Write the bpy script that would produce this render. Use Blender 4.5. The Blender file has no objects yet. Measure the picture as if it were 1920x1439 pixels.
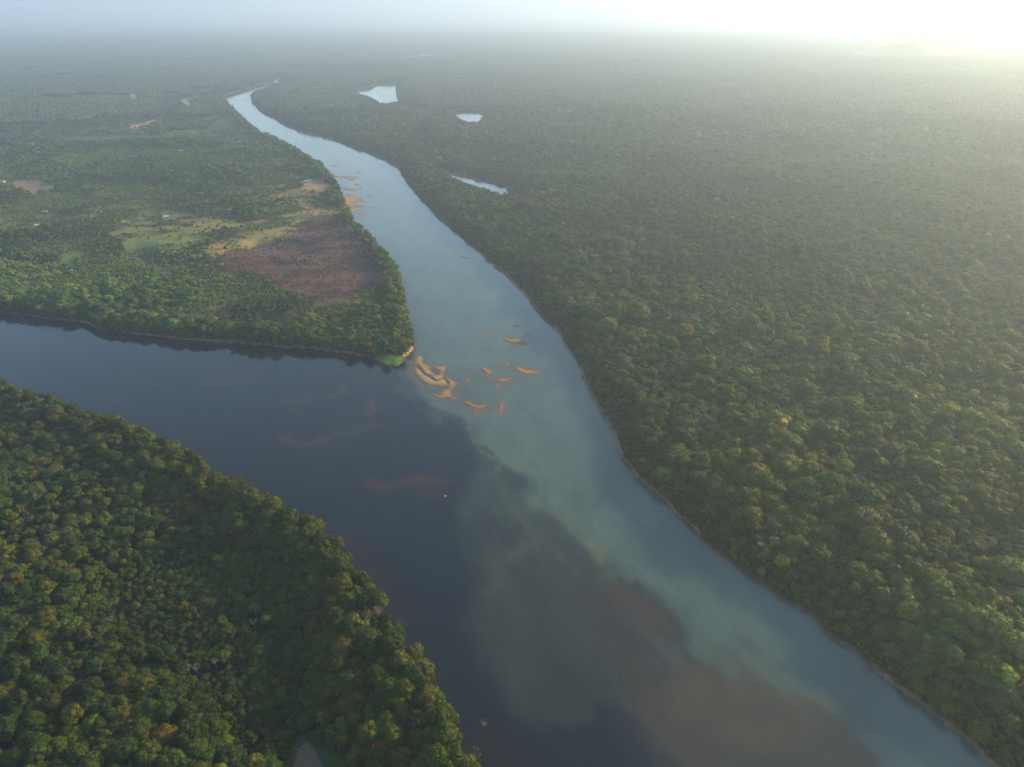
import bpy, bmesh, math, random
import numpy as np
from mathutils import Vector, Matrix, noise as mnoise
random.seed(7); RNG = np.random.default_rng(7)
scene = bpy.context.scene
COL = scene.collection
R = math.radians

# ------------------------------------------------------------------ camera
CAM_H = 400.0
PITCH = R(27.8)
FPX = 1333.0
cam_d = bpy.data.cameras.new('camera'); cam = bpy.data.objects.new('camera', cam_d); COL.objects.link(cam)
cam.location = (0, 0, CAM_H); cam.rotation_euler = (math.pi/2 - PITCH, 0, 0)
cam_d.sensor_width = 36.0; cam_d.lens = 36.0*FPX/1920.0
cam_d.clip_start = 1.0; cam_d.clip_end = 250000.0
scene.camera = cam

# ------------------------------------------------------------------ sky and sun
SUN_AZ = R(61); SUN_EL = R(18)
w = bpy.data.worlds.new('World'); scene.world = w; w.use_nodes = True
nt = w.node_tree; nt.nodes.clear()
sky = nt.nodes.new('ShaderNodeTexSky'); sky.sky_type = 'NISHITA'; sky.sun_disc = False
sky.sun_elevation = SUN_EL; sky.sun_rotation = SUN_AZ
sky.altitude = 400; sky.air_density = 1.0; sky.dust_density = 1.0; sky.ozone_density = 1.6
bg = nt.nodes.new('ShaderNodeBackground'); bg.inputs['Strength'].default_value = 0.15
out = nt.nodes.new('ShaderNodeOutputWorld')
nt.links.new(sky.outputs[0], bg.inputs[0]); nt.links.new(bg.outputs[0], out.inputs[0])
sd = bpy.data.lights.new('sun', 'SUN'); so = bpy.data.objects.new('sun', sd); COL.objects.link(so)
sd.energy = 5.0; sd.angle = R(0.6); sd.color = (1.0, 0.72, 0.30)
sdir = Vector((math.sin(SUN_AZ)*math.cos(SUN_EL), math.cos(SUN_AZ)*math.cos(SUN_EL), math.sin(SUN_EL)))
so.rotation_euler = sdir.to_track_quat('Z', 'Y').to_euler(); so.location = (900, 600, 700)

scene.view_settings.view_transform = 'Standard'; scene.view_settings.look = 'None'
scene.view_settings.exposure = 1.16; scene.view_settings.gamma = 1.0
scene.view_settings.use_curve_mapping = False
scene.render.engine = 'CYCLES'
cy = scene.cycles
cy.use_denoising = True
cy.max_bounces = 5; cy.diffuse_bounces = 2; cy.glossy_bounces = 2; cy.transmission_bounces = 2
cy.volume_bounces = 3; cy.transparent_max_bounces = 4
cy.sample_clamp_indirect = 4.0; cy.sample_clamp_direct = 0

HAZE_DENSITY = 1.18e-4
HAZE_COLOR = (0.57, 0.72, 0.94)
HAZE_G = 0.48

# ------------------------------------------------------------------ helpers
cp, sp = math.cos(PITCH), math.sin(PITCH)
def P(px, py, z=0.0):
    x = (px-960.0)/FPX; y = (719.5-py)/FPX
    d = (x, cp + y*sp, -sp + y*cp)
    t = (z-CAM_H)/d[2]
    return (d[0]*t, d[1]*t)
def poly(pts, z=0.0):
    return np.array([P(p[0], p[1], p[2] if len(p) > 2 else z) for p in pts])
def project(x, y, z):
    dz = z-CAM_H
    depth = y*cp - dz*sp
    up = y*sp + dz*cp
    depth = np.maximum(depth, 1e-3)
    return 960+FPX*x/depth, 719.5-FPX*up/depth, depth
def sdf(P0, pg):
    """signed distance, positive inside; P0 (n,2)"""
    n = len(P0); res = np.empty(n)
    A = pg; B = np.roll(pg, -1, 0)
    for s in range(0, n, 20000):
        p = P0[s:s+20000]
        x = p[:, 0:1]; y = p[:, 1:2]
        ex = (B[:, 0]-A[:, 0])[None]; ey = (B[:, 1]-A[:, 1])[None]
        wx = x-A[:, 0][None]; wy = y-A[:, 1][None]
        t = np.clip((wx*ex+wy*ey)/(ex*ex+ey*ey+1e-9), 0, 1)
        d = np.sqrt(((wx-t*ex)**2+(wy-t*ey)**2).min(1))
        c = ((A[:, 1][None] > y) != (B[:, 1][None] > y)) & (x < ex*wy/(np.where(np.abs(ey) < 1e-9, 1e-9, ey))+A[:, 0][None])
        ins = c.sum(1) % 2 == 1
        res[s:s+20000] = np.where(ins, d, -d)
    return res
def linedist(P0, pl):
    n = len(P0); res = np.empty(n); A = pl[:-1]; B = pl[1:]
    for s in range(0, n, 40000):
        p = P0[s:s+40000]; x = p[:, 0:1]; y = p[:, 1:2]
        ex = (B[:, 0]-A[:, 0])[None]; ey = (B[:, 1]-A[:, 1])[None]
        wx = x-A[:, 0][None]; wy = y-A[:, 1][None]
        t = np.clip((wx*ex+wy*ey)/(ex*ex+ey*ey+1e-9), 0, 1)
        res[s:s+40000] = np.sqrt(((wx-t*ex)**2+(wy-t*ey)**2).min(1))
    return res
def sst(a, b, x):
    t = np.clip((x-a)/(b-a), 0, 1); return t*t*(3-2*t)
def vnoise(x, y, seed=0):
    xi = np.floor(x).astype(np.int64); yi = np.floor(y).astype(np.int64)
    fx = x-xi; fy = y-yi
    fx = fx*fx*(3-2*fx); fy = fy*fy*(3-2*fy)
    def h(a, b):
        n = (a*374761393 + b*668265263 + seed*974634777) & 0xFFFFFFFF
        n = ((n ^ (n >> 13))*1274126177) & 0xFFFFFFFF
        n = (n ^ (n >> 16)) & 0xFFFFFFFF
        return n/4294967295.0
    return (h(xi, yi)*(1-fx)+h(xi+1, yi)*fx)*(1-fy)+(h(xi, yi+1)*(1-fx)+h(xi+1, yi+1)*fx)*fy
def fbm(x, y, s, o=4, seed=0):
    v = 0; a = 0.5; t = 0
    for i in range(o):
        v = v+a*vnoise(x/s+i*17.3, y/s-i*9.1, seed+i); t += a; a *= 0.5; s *= 0.5
    return v/t
def obj(name, mesh, parent=None, link=True):
    o = bpy.data.objects.new(name, mesh)
    if link: COL.objects.link(o)
    if parent: o.parent = parent
    return o
def tag(o, label=None, cat=None, group=None, kind=None):
    if label: o['label'] = label
    if cat: o['category'] = cat
    if group: o['group'] = group
    if kind: o['kind'] = kind
    return o
def mesh_np(name, verts, faces, mats=(), fmat=None, smooth=False):
    me = bpy.data.meshes.new(name)
    verts = np.asarray(verts, dtype=np.float32); 
    if isinstance(faces, np.ndarray):
        k = faces.shape[1]; me.vertices.add(len(verts)); me.vertices.foreach_set('co', verts.ravel())
        me.loops.add(faces.size); me.loops.foreach_set('vertex_index', faces.ravel().astype(np.int32))
        me.polygons.add(len(faces)); me.polygons.foreach_set('loop_start', np.arange(0, faces.size, k, dtype=np.int32))
    else:
        me.from_pydata([tuple(map(float, v)) for v in verts], [], faces)
    for m in mats: me.materials.append(m)
    if fmat is not None: me.polygons.foreach_set('material_index', np.asarray(fmat, dtype=np.int32))
    me.update(calc_edges=True)
    if smooth: me.polygons.foreach_set('use_smooth', np.ones(len(me.polygons), dtype=bool))
    else: me.polygons.foreach_set('use_smooth', np.zeros(len(me.polygons), dtype=bool))
    return me
def setcol(me, name, rgb):
    a = me.attributes.new(name, 'FLOAT_COLOR', 'POINT')
    c = np.ones((len(rgb), 4), dtype=np.float32); c[:, :3] = rgb
    a.data.foreach_set('color', c.ravel())
def setf(me, name, v):
    a = me.attributes.new(name, 'FLOAT', 'POINT'); a.data.foreach_set('value', np.asarray(v, dtype=np.float32))

# ------------------------------------------------------------------ materials
def newmat(name):
    m = bpy.data.materials.new(name); m.use_nodes = True; n = m.node_tree; n.nodes.clear()
    o = n.nodes.new('ShaderNodeOutputMaterial'); return m, n, o
def N(n, t, **kw):
    x = n.nodes.new(t)
    for k, v in kw.items(): setattr(x, k, v)
    return x
def noise_tex(n, scale, detail=3, rough=0.55, vec=None):
    t = N(n, 'ShaderNodeTexNoise'); t.inputs['Scale'].default_value = scale
    t.inputs['Detail'].default_value = detail; t.inputs['Roughness'].default_value = rough
    if vec is not None: n.links.new(vec, t.inputs['Vector'])
    return t
def maprange(n, src, a, b, c, d):
    m = N(n, 'ShaderNodeMapRange'); n.links.new(src, m.inputs[0])
    for i, v in enumerate((a, b, c, d)): m.inputs[1+i].default_value = v
    return m.outputs[0]
def mixc(n, f, a, b, blend='MIX'):
    m = N(n, 'ShaderNodeMix', data_type='RGBA', blend_type=blend)
    for s, v in ((m.inputs[0], f), (m.inputs[6], a), (m.inputs[7], b)):
        if hasattr(v, 'links'): n.links.new(v, s)
        else: s.default_value = v if not isinstance(v, tuple) or len(v) == 4 else (*v, 1)
    return m.outputs[2]

def foliage_material():
    m, n, o = newmat('foliage')
    at = N(n, 'ShaderNodeAttribute', attribute_type='INSTANCER', attribute_name='tint')
    geo = N(n, 'ShaderNodeNewGeometry')
    t = noise_tex(n, 0.55, 3, 0.6, geo.outputs['Position'])
    f = maprange(n, t.outputs['Fac'], 0.3, 0.7, 0.62, 1.45)
    v = N(n, 'ShaderNodeVectorMath', operation='SCALE'); n.links.new(at.outputs['Color'], v.inputs[0]); n.links.new(f, v.inputs['Scale'])
    t2 = noise_tex(n, 0.16, 2, 0.5, geo.outputs['Position'])
    c = mixc(n, maprange(n, t2.outputs['Fac'], 0.35, 0.75, 0.0, 0.5), v.outputs[0], (1.16, 1.0, 0.75), 'MULTIPLY')
    b = N(n, 'ShaderNodeBsdfPrincipled'); n.links.new(c, b.inputs['Base Color'])
    b.inputs['Roughness'].default_value = 0.62; b.inputs['Specular IOR Level'].default_value = 0.12
    tr = N(n, 'ShaderNodeBsdfTranslucent')
    c2 = mixc(n, 1.0, c, (1.2, 1.15, 0.5), 'MULTIPLY'); n.links.new(c2, tr.inputs['Color'])
    mx = N(n, 'ShaderNodeMixShader'); mx.inputs[0].default_value = 0.22
    n.links.new(b.outputs[0], mx.inputs[1]); n.links.new(tr.outputs[0], mx.inputs[2]); n.links.new(mx.outputs[0], o.inputs[0])
    return m
def simple_mat(name, c1, c2, scale=1.0, rough=0.8, bump=0.0, spec=0.3):
    m, n, o = newmat(name)
    geo = N(n, 'ShaderNodeNewGeometry')
    t = noise_tex(n, scale, 5, 0.6, geo.outputs['Position'])
    c = mixc(n, maprange(n, t.outputs['Fac'], 0.3, 0.7, 0, 1), c1, c2)
    b = N(n, 'ShaderNodeBsdfPrincipled'); n.links.new(c, b.inputs['Base Color'])
    b.inputs['Roughness'].default_value = rough; b.inputs['Specular IOR Level'].default_value = spec
    if bump:
        bp = N(n, 'ShaderNodeBump'); bp.inputs['Strength'].default_value = bump; bp.inputs['Distance'].default_value = 0.3
        n.links.new(t.outputs['Fac'], bp.inputs['Height']); n.links.new(bp.outputs[0], b.inputs['Normal'])
    n.links.new(b.outputs[0], o.inputs[0]); return m
M_FOL = foliage_material()
M_BARK = simple_mat('bark', (0.10, 0.085, 0.065), (0.22, 0.20, 0.17), 0.8, 0.85)
M_DEAD = simple_mat('bleached_wood', (0.15, 0.13, 0.12), (0.27, 0.235, 0.215), 0.9, 0.8)
M_SAND = simple_mat('sand', (0.17, 0.105, 0.042), (0.32, 0.205, 0.088), 0.22, 0.9, 0.4)
def sand_mat():
    m, n, o = newmat('sand'); geo = N(n, 'ShaderNodeNewGeometry'); sep = N(n, 'ShaderNodeSeparateXYZ'); n.links.new(geo.outputs['Position'], sep.inputs[0])
    t = noise_tex(n, 0.25, 5, .65, geo.outputs['Position'])
    ad = N(n, 'ShaderNodeMath', operation='MULTIPLY_ADD'); n.links.new(t.outputs['Fac'], ad.inputs[0]); ad.inputs[1].default_value = .7; n.links.new(sep.outputs[2], ad.inputs[2])
    c = mixc(n, maprange(n, ad.outputs[0], .45, 1.0, 0, 1), (.14, .088, .045), (.24, .155, .068))
    c = mixc(n, maprange(n, ad.outputs[0], 1.1, 1.7, 0, 1), c, (.38, .265, .13))
    b = N(n, 'ShaderNodeBsdfPrincipled'); n.links.new(c, b.inputs['Base Color']); b.inputs['Roughness'].default_value = .85; b.inputs['Specular IOR Level'].default_value = .2
    bp = N(n, 'ShaderNodeBump'); bp.inputs['Strength'].default_value = .5; bp.inputs['Distance'].default_value = .4; n.links.new(t.outputs['Fac'], bp.inputs['Height']); n.links.new(bp.outputs[0], b.inputs['Normal'])
    n.links.new(b.outputs[0], o.inputs[0]); return m
M_SAND = sand_mat()
M_ROCK = simple_mat('bank_sediment', (0.22, 0.15, 0.085), (0.36, 0.26, 0.15), 0.15, 0.9, 0.5)
M_WALL = simple_mat('hut_wall', (0.42, 0.38, 0.32), (0.55, 0.50, 0.42), 0.5, 0.8)
M_TIN = simple_mat('tin_roof', (0.30, 0.33, 0.36), (0.42, 0.45, 0.48), 0.4, 0.45, 0, 0.5)
M_TIN2 = simple_mat('rusty_roof', (0.22, 0.17, 0.15), (0.36, 0.30, 0.27), 0.4, 0.7)
M_DOOR = simple_mat('hut_door', (0.08, 0.06, 0.05), (0.12, 0.09, 0.07), 1.0, 0.7)
M_WHITE = simple_mat('boat_paint', (0.72, 0.73, 0.73), (0.80, 0.80, 0.79), 1.0, 0.4)

def ground_mat():
    m, n, o = newmat('ground')
    at = N(n, 'ShaderNodeAttribute', attribute_type='GEOMETRY', attribute_name='soil')
    geo = N(n, 'ShaderNodeNewGeometry')
    t = noise_tex(n, 0.12, 6, 0.65, geo.outputs['Position'])
    f = maprange(n, t.outputs['Fac'], 0.3, 0.7, 0.7, 1.3)
    v = N(n, 'ShaderNodeVectorMath', operation='SCALE'); n.links.new(at.outputs['Color'], v.inputs[0]); n.links.new(f, v.inputs['Scale'])
    t2 = noise_tex(n, 0.02, 4, 0.6, geo.outputs['Position'])
    c = mixc(n, maprange(n, t2.outputs['Fac'], 0.4, 0.65, 0.0, 0.6), v.outputs[0], (1.15, 0.92, 0.8), 'MULTIPLY')
    b = N(n, 'ShaderNodeBsdfPrincipled'); n.links.new(c, b.inputs['Base Color'])
    b.inputs['Roughness'].default_value = 0.95; b.inputs['Specular IOR Level'].default_value = 0.1
    bp = N(n, 'ShaderNodeBump'); bp.inputs['Strength'].default_value = 0.6; bp.inputs['Distance'].default_value = 1.5
    n.links.new(t.outputs['Fac'], bp.inputs['Height']); n.links.new(bp.outputs[0], b.inputs['Normal'])
    n.links.new(b.outputs[0], o.inputs[0]); return m
def water_mat():
    m, n, o = newmat('river_water')
    at = N(n, 'ShaderNodeAttribute', attribute_type='GEOMETRY', attribute_name='silt')
    geo = N(n, 'ShaderNodeNewGeometry')
    mp = N(n, 'ShaderNodeMapping'); mp.inputs['Scale'].default_value = (1, 0.45, 1); mp.inputs['Rotation'].default_value = (0, 0, R(25))
    n.links.new(geo.outputs['Position'], mp.inputs[0])
    t = noise_tex(n, 0.03, 5, 0.6, mp.outputs[0])
    f = maprange(n, t.outputs['Fac'], 0.3, 0.7, 0.86, 1.14)
    v = N(n, 'ShaderNodeVectorMath', operation='SCALE'); n.links.new(at.outputs['Color'], v.inputs[0]); n.links.new(f, v.inputs['Scale'])
    b = N(n, 'ShaderNodeBsdfPrincipled'); n.links.new(v.outputs[0], b.inputs['Base Color'])
    b.inputs['IOR'].default_value = 1.333
    b.subsurface_method = 'BURLEY'; b.inputs['Subsurface Weight'].default_value = 1.0; b.inputs['Subsurface Radius'].default_value = (1, 1, 1); b.inputs['Subsurface Scale'].default_value = 75.0
    t3 = noise_tex(n, 0.008, 3, 0.6, mp.outputs[0])
    n.links.new(maprange(n, t3.outputs['Fac'], 0.35, 0.7, 0.045, 0.15), b.inputs['Roughness'])
    t2 = noise_tex(n, 0.35, 3, 0.55, mp.outputs[0])
    bp = N(n, 'ShaderNodeBump'); bp.inputs['Strength'].default_value = 0.35; bp.inputs['Distance'].default_value = 0.12
    n.links.new(t2.outputs['Fac'], bp.inputs['Height']); n.links.new(bp.outputs[0], b.inputs['Normal'])
    n.links.new(b.outputs[0], o.inputs[0]); return m
M_GROUND = ground_mat(); M_WATER = water_mat()

# ------------------------------------------------------------------ geography (traced outlines, on the ground)
T = 17.0       # canopy height where crowns hide the shoreline behind them
B_EDGE = [(530,148.5),(520,151),(500,156),(470,165),(440,174),(415,183),
 (432,196,T),(450,212,T),(468,228,T),(490,245,T),(515,253,T),(540,265,T),(562,278,T),(585,292,T),(603,303,T),(615,317,T),(619,328,10),
 (624,337),(632,350),(640,365),(648,385),(660,410),(670,430),(690,442),(702,456),(710,470),(724,482),(737,500),(747,515),(754,537),(759,562),
 (762,588),(767,612),(774,632),(779,648),(771,661),(758,673),(747,685),(722,683),(706,673),(690,667),(660,663),(620,658),(580,653),(540,651),
 (500,647),(460,644),(410,641),(370,639),(330,635),(280,629),(230,623),(195,621),(180,613),(160,603),(120,600),(60,593),(0,584),(-100,576),(-500,560),(-1500,530)]
A_EDGE = [(-1500,560),(-500,640),(-150,690,T),(0,722,T),(15,722,T),(25,737,T),(40,748,T),(60,747,T),(90,750,T),(120,759,T),(140,767,T),(180,787,T),(215,795,T),(250,803,T),
 (270,812,T),(290,827,T),(320,838,T),(350,848,T),(375,865,T),(400,883,T),(430,898,T),(455,908,T),(480,919,T),(500,932,T),(520,949,T),(550,966,T),(580,982,T),
 (603,994,T),(617,1013,T),(636,1034,T),(660,1042,T),(668,1069,T),(690,1090,T),(708,1119,T),(727,1144,T),(731,1169,T),(747,1194,T),(767,1219,T),(782,1235,T),(800,1250,T),
 (805,1270,T),(826,1294,T),(835,1314,T),(842,1333,T),(856,1349,T),(862,1373,T),(871,1394,T),(885,1418,T),(897,1440,T),(910,1465,T),(960,1560,T),(1100,1800,T)]
C_EDGE = [(2600,1800),(2050,1560),(1900,1468),(1850,1425),(1830,1400),(1800,1375),(1760,1345),(1720,1312),(1680,1286),(1650,1263),(1620,1237),(1610,1220),(1570,1200),(1545,1177),
 (1530,1156),(1500,1136),(1460,1115),(1430,1092),(1400,1076),(1370,1052),(1340,1031),(1315,1006),(1300,987),(1270,966),(1255,946),(1245,933),(1215,912),(1190,885),(1175,865),(1162,845),
 (1155,820),(1145,795),(1125,765),(1110,740),(1100,715),(1090,690),(1080,670),(1060,640),(1045,615),(1025,595),(1000,570),(985,550),(965,530),(945,510),(920,490),(900,470),(880,455),
 (860,440),(835,420),(815,400),(795,380),(778,360),(765,342),(755,330),(750,318),(735,306),(715,295),(690,285),(660,275),(630,263),(600,254),(570,247),(545,238),(525,230),(505,215),
 (490,205),(475,192),(470,184),(472,178,8),(480,173,12),(490,168,T),(505,160,T),(518,155,T),(527,152.5,T)]
river = poly(B_EDGE + A_EDGE + C_EDGE)
LAKES = [poly([(p[0], p[1], (17.0 if p[1] > 300 else 28.0 if p[1] > 200 else 27.0) if p[1] > 120 else 6.0) if len(p) > 2 else p for p in l]) for l in (
 [(662,169),(680,166),(695,164),(703,158),(712,156),(735,156),(753,156),(746,163),(743,172),(746,181),(749,186,T),(738,187,T),(728,190,T),(714,191,T),(708,185,T),(690,177,T),(675,173,T)],
 [(848,210),(868,207),(880,205),(888,206),(895,211),(908,215),(904,219,T),(893,220,T),(885,225,T),(872,219,T),(860,214,T)],
 [(836,322),(862,325),(884,333),(903,337),(920,341),(945,347),(963,360,T),(952,360,T),(932,354,T),(912,349,T),(900,345,T),(885,341,T),(866,331,T),(848,326,T)],
 [(1030,92),(1045,93),(1062,95),(1062,97,T),(1048,96,T),(1033,94,T)],
 [(1145,88),(1155,86),(1163,87),(1160,89,T),(1147,91,T)],
 [(1284,61),(1290,60),(1296,61),(1294,62.3,T),(1286,63,T)],
 [(766,110),(790,104),(812,100),(830,99),(824,102,T),(805,105,T),(790,109,T),(770,112,T)])]
B_POLY = poly(B_EDGE + [(-3000,480),(-9000,200),(-9000,24),(960,24),(900,60),(780,100),(640,128)])
A_POLY = poly(A_EDGE + [(1100,2600),(-3000,2600),(-6000,1200),(-4000,620)])
def shore(P0):
    """distance inland from the nearest water, negative over water"""
    d = -sdf(P0, river)
    for l in LAKES: d = np.minimum(d, -sdf(P0, l))
    x, y = P0[:, 0], P0[:, 1]
    rr = np.hypot(x, y)
    return d + (fbm(x, y, 22, 3, 5)-0.5)*np.clip(rr/250, 2, 10)
def zone(P0):
    """0 near left bank, 1 left peninsula and far left, 2 right"""
    z = np.full(len(P0), 2)
    z[sdf(P0, B_POLY) > 0] = 1
    z[sdf(P0, A_POLY) > 0] = 0
    return z
POND = poly([(576,1396),(560,1418),(552,1445),(545,1475),(612,1480),(604,1440),(590,1412)])
BASIN = poly([(330,1010),(470,1010),(600,1090),(640,1190),(655,1330),(640,1500),(360,1520),(330,1400),(240,1290),(130,1190),(150,1080)])
def relief(P0, d, zn):
    x, y = P0[:, 0], P0[:, 1]
    e = 1.2+np.clip(d, 0, 20)*0.13
    r = (fbm(x, y, 420, 4, 11)-0.38)*30
    r2 = (fbm(x, y, 900, 3, 31)-0.4)*40
    rr_ = np.hypot(x, y); k = sst(5+rr_*.03, 120+rr_*.13, d) if np.ndim(d) else 1.0
    e = e + k*np.where(zn == 2, np.maximum(r+0.6*r2, -1.5), np.where(zn == 1, np.maximum(r2*0.5+r*0.4, -1.5), np.maximum(r*0.3, -1)))
    gl = np.exp(-((fbm(x, y, 520, 3, 201)-.5)/.022)**2)*sst(60, 160, d)*(zn != 0); e = e-gl*9
    for q in SOILS:
        if q[0] == 'track': fl_ = sst(-420, -60, sdf(P0, q[1])); e = e*(1-fl_)+2.0*fl_
    b = sst(-10, 60, sdf(P0, BASIN)); e = e*(1-b)+1.3*b
    return np.where(d > 0, e, np.maximum(d*0.12, -7)+0.0)

# clearings, soils: (polygon, soil colour, edge softness m, tree keep 0..1)
G_FOREST = np.array((0.018, 0.020, 0.009))
SOILS = [
 ('field', [(212,432),(218,418),(255,414),(300,416),(345,419),(395,416),(430,414),(436,430),(415,440),(395,450),(360,455),(330,463),(290,468),(262,480),(245,476),(235,458)], (0.175,0.165,0.050), 14, 0.03),
 ('strip', [(395,462),(440,440),(470,425),(520,408),(560,398),(600,392),(648,392),(655,410),(600,425),(545,440),(510,460),(470,470),(425,478),(400,475)], (0.23,0.165,0.060), 14, 0.05),
 ('burn', [(400,492),(418,482),(470,470),(520,452),(560,430),(600,408),(640,405),(655,432),(680,450),(700,470),(716,500),(722,525),(705,535),(672,545),(650,566),(610,572),(575,560),(540,545),(505,520),(460,512),(425,508)], (0.085,0.048,0.040), 10, 0.0),
 ('track', [(236,222),(268,213),(300,206),(335,197),(345,188),(370,182),(393,181),(388,186),(360,195),(330,202),(300,210),(262,224),(240,228)], (0.30,0.19,0.11), 18, 0.0),
 ('bare', [(18,345),(45,340),(75,341),(106,350),(85,355),(62,361),(45,354)], (0.17,0.125,0.08), 10, 0.0),
 ('house', [(565,352),(575,344),(585,339),(604,336),(612,345),(630,352),(632,362),(600,360),(585,356)], (0.22,0.16,0.07), 12, 0.0),
 ('meadow', [(100,484),(118,477),(150,473),(152,477),(125,484),(104,489)], (0.07,0.14,0.035), 8, 0.0),
 ('scrub', [(470,360),(520,352),(560,360),(600,375),(590,388),(530,386),(480,378)], (0.15,0.12,0.045), 25, 0.3),
 ('bare2', [(178,372),(195,362),(212,360),(205,372),(186,378)], (0.11,0.08,0.06), 8, 0.0),
 ('gap', [(291,515),(300,507),(325,508),(322,520),(300,526)], (0.13,0.12,0.06), 5, 0.0),
 ('gap2', [(60,398),(85,392),(92,398),(75,405)], (0.07,0.09,0.04), 8, 0.1),
 ('dirt', [(320,408),(360,402),(405,404),(390,413),(340,415)], (0.13,0.085,0.055), 8, 0.1),
 ('gap3', [(300,400),(320,395),(340,400),(330,410),(305,409)], (0.10,0.10,0.05), 8, 0.0),
 ('tip', [(690,666),(708,668),(735,668),(756,670),(758,676),(748,686),(722,684),(704,674)], (0.055,0.135,0.018), 5, 0.0),
 ('greenbank', [(378,638),(400,638.5),(450,641),(490,644),(485,646.5),(430,644),(382,641)], (0.05,0.13,0.025), 1.5, 0.0),
 ('far_clear', [(508,146),(525,145),(530,149),(512,151)], (0.20,0.19,0.09), 20, 0.0),
 ('glade', [(240,1262),(275,1255),(330,1262),(345,1280),(300,1290),(255,1280)], (0.035,0.10,0.02), 6, 0.15),
 ('pond_grass', [(520,1500),(535,1420),(560,1385),(590,1380),(620,1410),(655,1440),(680,1500)], (0.035,0.095,0.02), 5, 0.02),
]
def clr(nm, b):
    if nm in ('tip', 'greenbank', 'glade', 'pond_grass'): return poly(b)
    my = sum(p[1] for p in b)/len(b); hgt = 34 if nm in ('track', 'far_clear') else 8
    return poly([(p[0], p[1], hgt if p[1] > my else 0) for p in b])
SOILS = [(a, clr(a, b), np.array(c), d, e) for a, b, c, d, e in SOILS]
def edge_noise(x, y, nm, soft):
    k = 7.0 if nm in ('field', 'strip', 'scrub', 'dirt', 'burn') else 2.4
    return (fbm(x, y, soft*4, 4, 77)-0.5)*soft*k
GRASS_STREAK = [poly(p) for p in ([(560,372),(620,368),(650,376),(600,384)], [(200,486),(260,470),(350,468),(395,476),(330,484),(250,492)],)]

# ------------------------------------------------------------------ terrain sheet
dense = np.arange(-50, 50.01, 0.16)
ang = np.radians(np.concatenate([dense, np.arange(54, 309, 4.0)]))
rs = [40.0]
while rs[-1] < 62000:
    r_ = rs[-1]; rs.append(r_*(1.06 if r_ < 230 else 1.0095 if r_ < 3200 else 1.03 if r_ < 12000 else 1.12))
rs = np.array(rs)
na, nr = len(ang), len(rs)
RR, AA = np.meshgrid(rs, ang, indexing='ij')
gx = (RR*np.sin(AA)).ravel(); gy = (RR*np.cos(AA)).ravel()
G0 = np.stack([gx, gy], 1)
gd = shore(G0); gz_ = zone(G0); gh = relief(G0, gd, gz_)
soil = np.tile(G_FOREST, (len(G0), 1))
n1 = fbm(gx, gy, 120, 4, 41)
sc = sst(0.42, 0.6, n1)[:, None]
soil = np.where((gz_ == 1)[:, None], soil*(1-sc)+np.array((0.095, 0.110, 0.034))*sc, soil)
far = sst(3000, 6000, np.hypot(gx, gy))[:, None]
soil = soil*(1-far)+(np.array((0.030, 0.040, 0.012))*(0.7+0.6*n1[:, None]))*far
bkn = sst(.42, .56, fbm(gx, gy, 70, 2, 171))
bk = (1-sst(0.4, 1.2+1.8*bkn, np.maximum(gd, 0)))[:, None]*(.25+.75*bkn)[:, None]
soil = soil*(1-bk)+np.array((0.17, 0.125, 0.08))*bk
for nm, pg, c, soft, keep in SOILS:
    w_ = sdf(G0, pg)+edge_noise(gx, gy, nm, soft)
    a_ = sst(-soft*0.25, soft*0.25, w_)[:, None]
    cc = c
    if nm == 'burn':
        q = fbm(gx, gy, 30, 4, 55)[:, None]; q = sst(0.4, 0.62, q)
        cc = np.array((0.046, 0.035, 0.036))*(1-q)+np.array((0.085, 0.052, 0.040))*q
    if nm in ('field', 'strip'):
        q = sst(0.35, 0.65, fbm(gx, gy*2, 60, 4, 56))[:, None]
        q3 = sst(.5, .64, fbm(gx, gy*1.7, 45, 4, 57))[:, None]
        cc = (c*(1-q)+np.array((0.12, 0.15, 0.042))*q)*(1-q3)+np.array((0.060, 0.085, 0.028))*q3
    soil = soil*(1-a_)+cc*a_
under = (gd < -2)[:, None]
soil = np.where(under, np.array((0.12, 0.08, 0.05)), soil)
ii = np.arange(nr-1)[:, None]*na; jj = np.arange(na)[None]
j2 = (jj+1) % na
F = np.stack([(ii+jj).ravel(), (ii+j2).ravel(), (ii+na+j2).ravel(), (ii+na+jj).ravel()], 1)[:, ::-1]
# centre cap
V = np.stack([gx, gy, gh], 1)
me = mesh_np('ground', V, F.copy(), [M_GROUND], smooth=True); setcol(me, 'soil', soil)
ground = tag(obj('ground', me), 'forest floor, banks, fields and river bed of the whole plain', kind='structure')
capv = [(0, 0, -7.5)]+[tuple(V[k]) for k in range(na)]
mc = mesh_np('riverbed', capv, [(0, 1+k, 1+(k+1) % na) for k in range(na)], [M_ROCK])
tag(obj('riverbed', mc), 'river bed under the camera', kind='structure')

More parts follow.
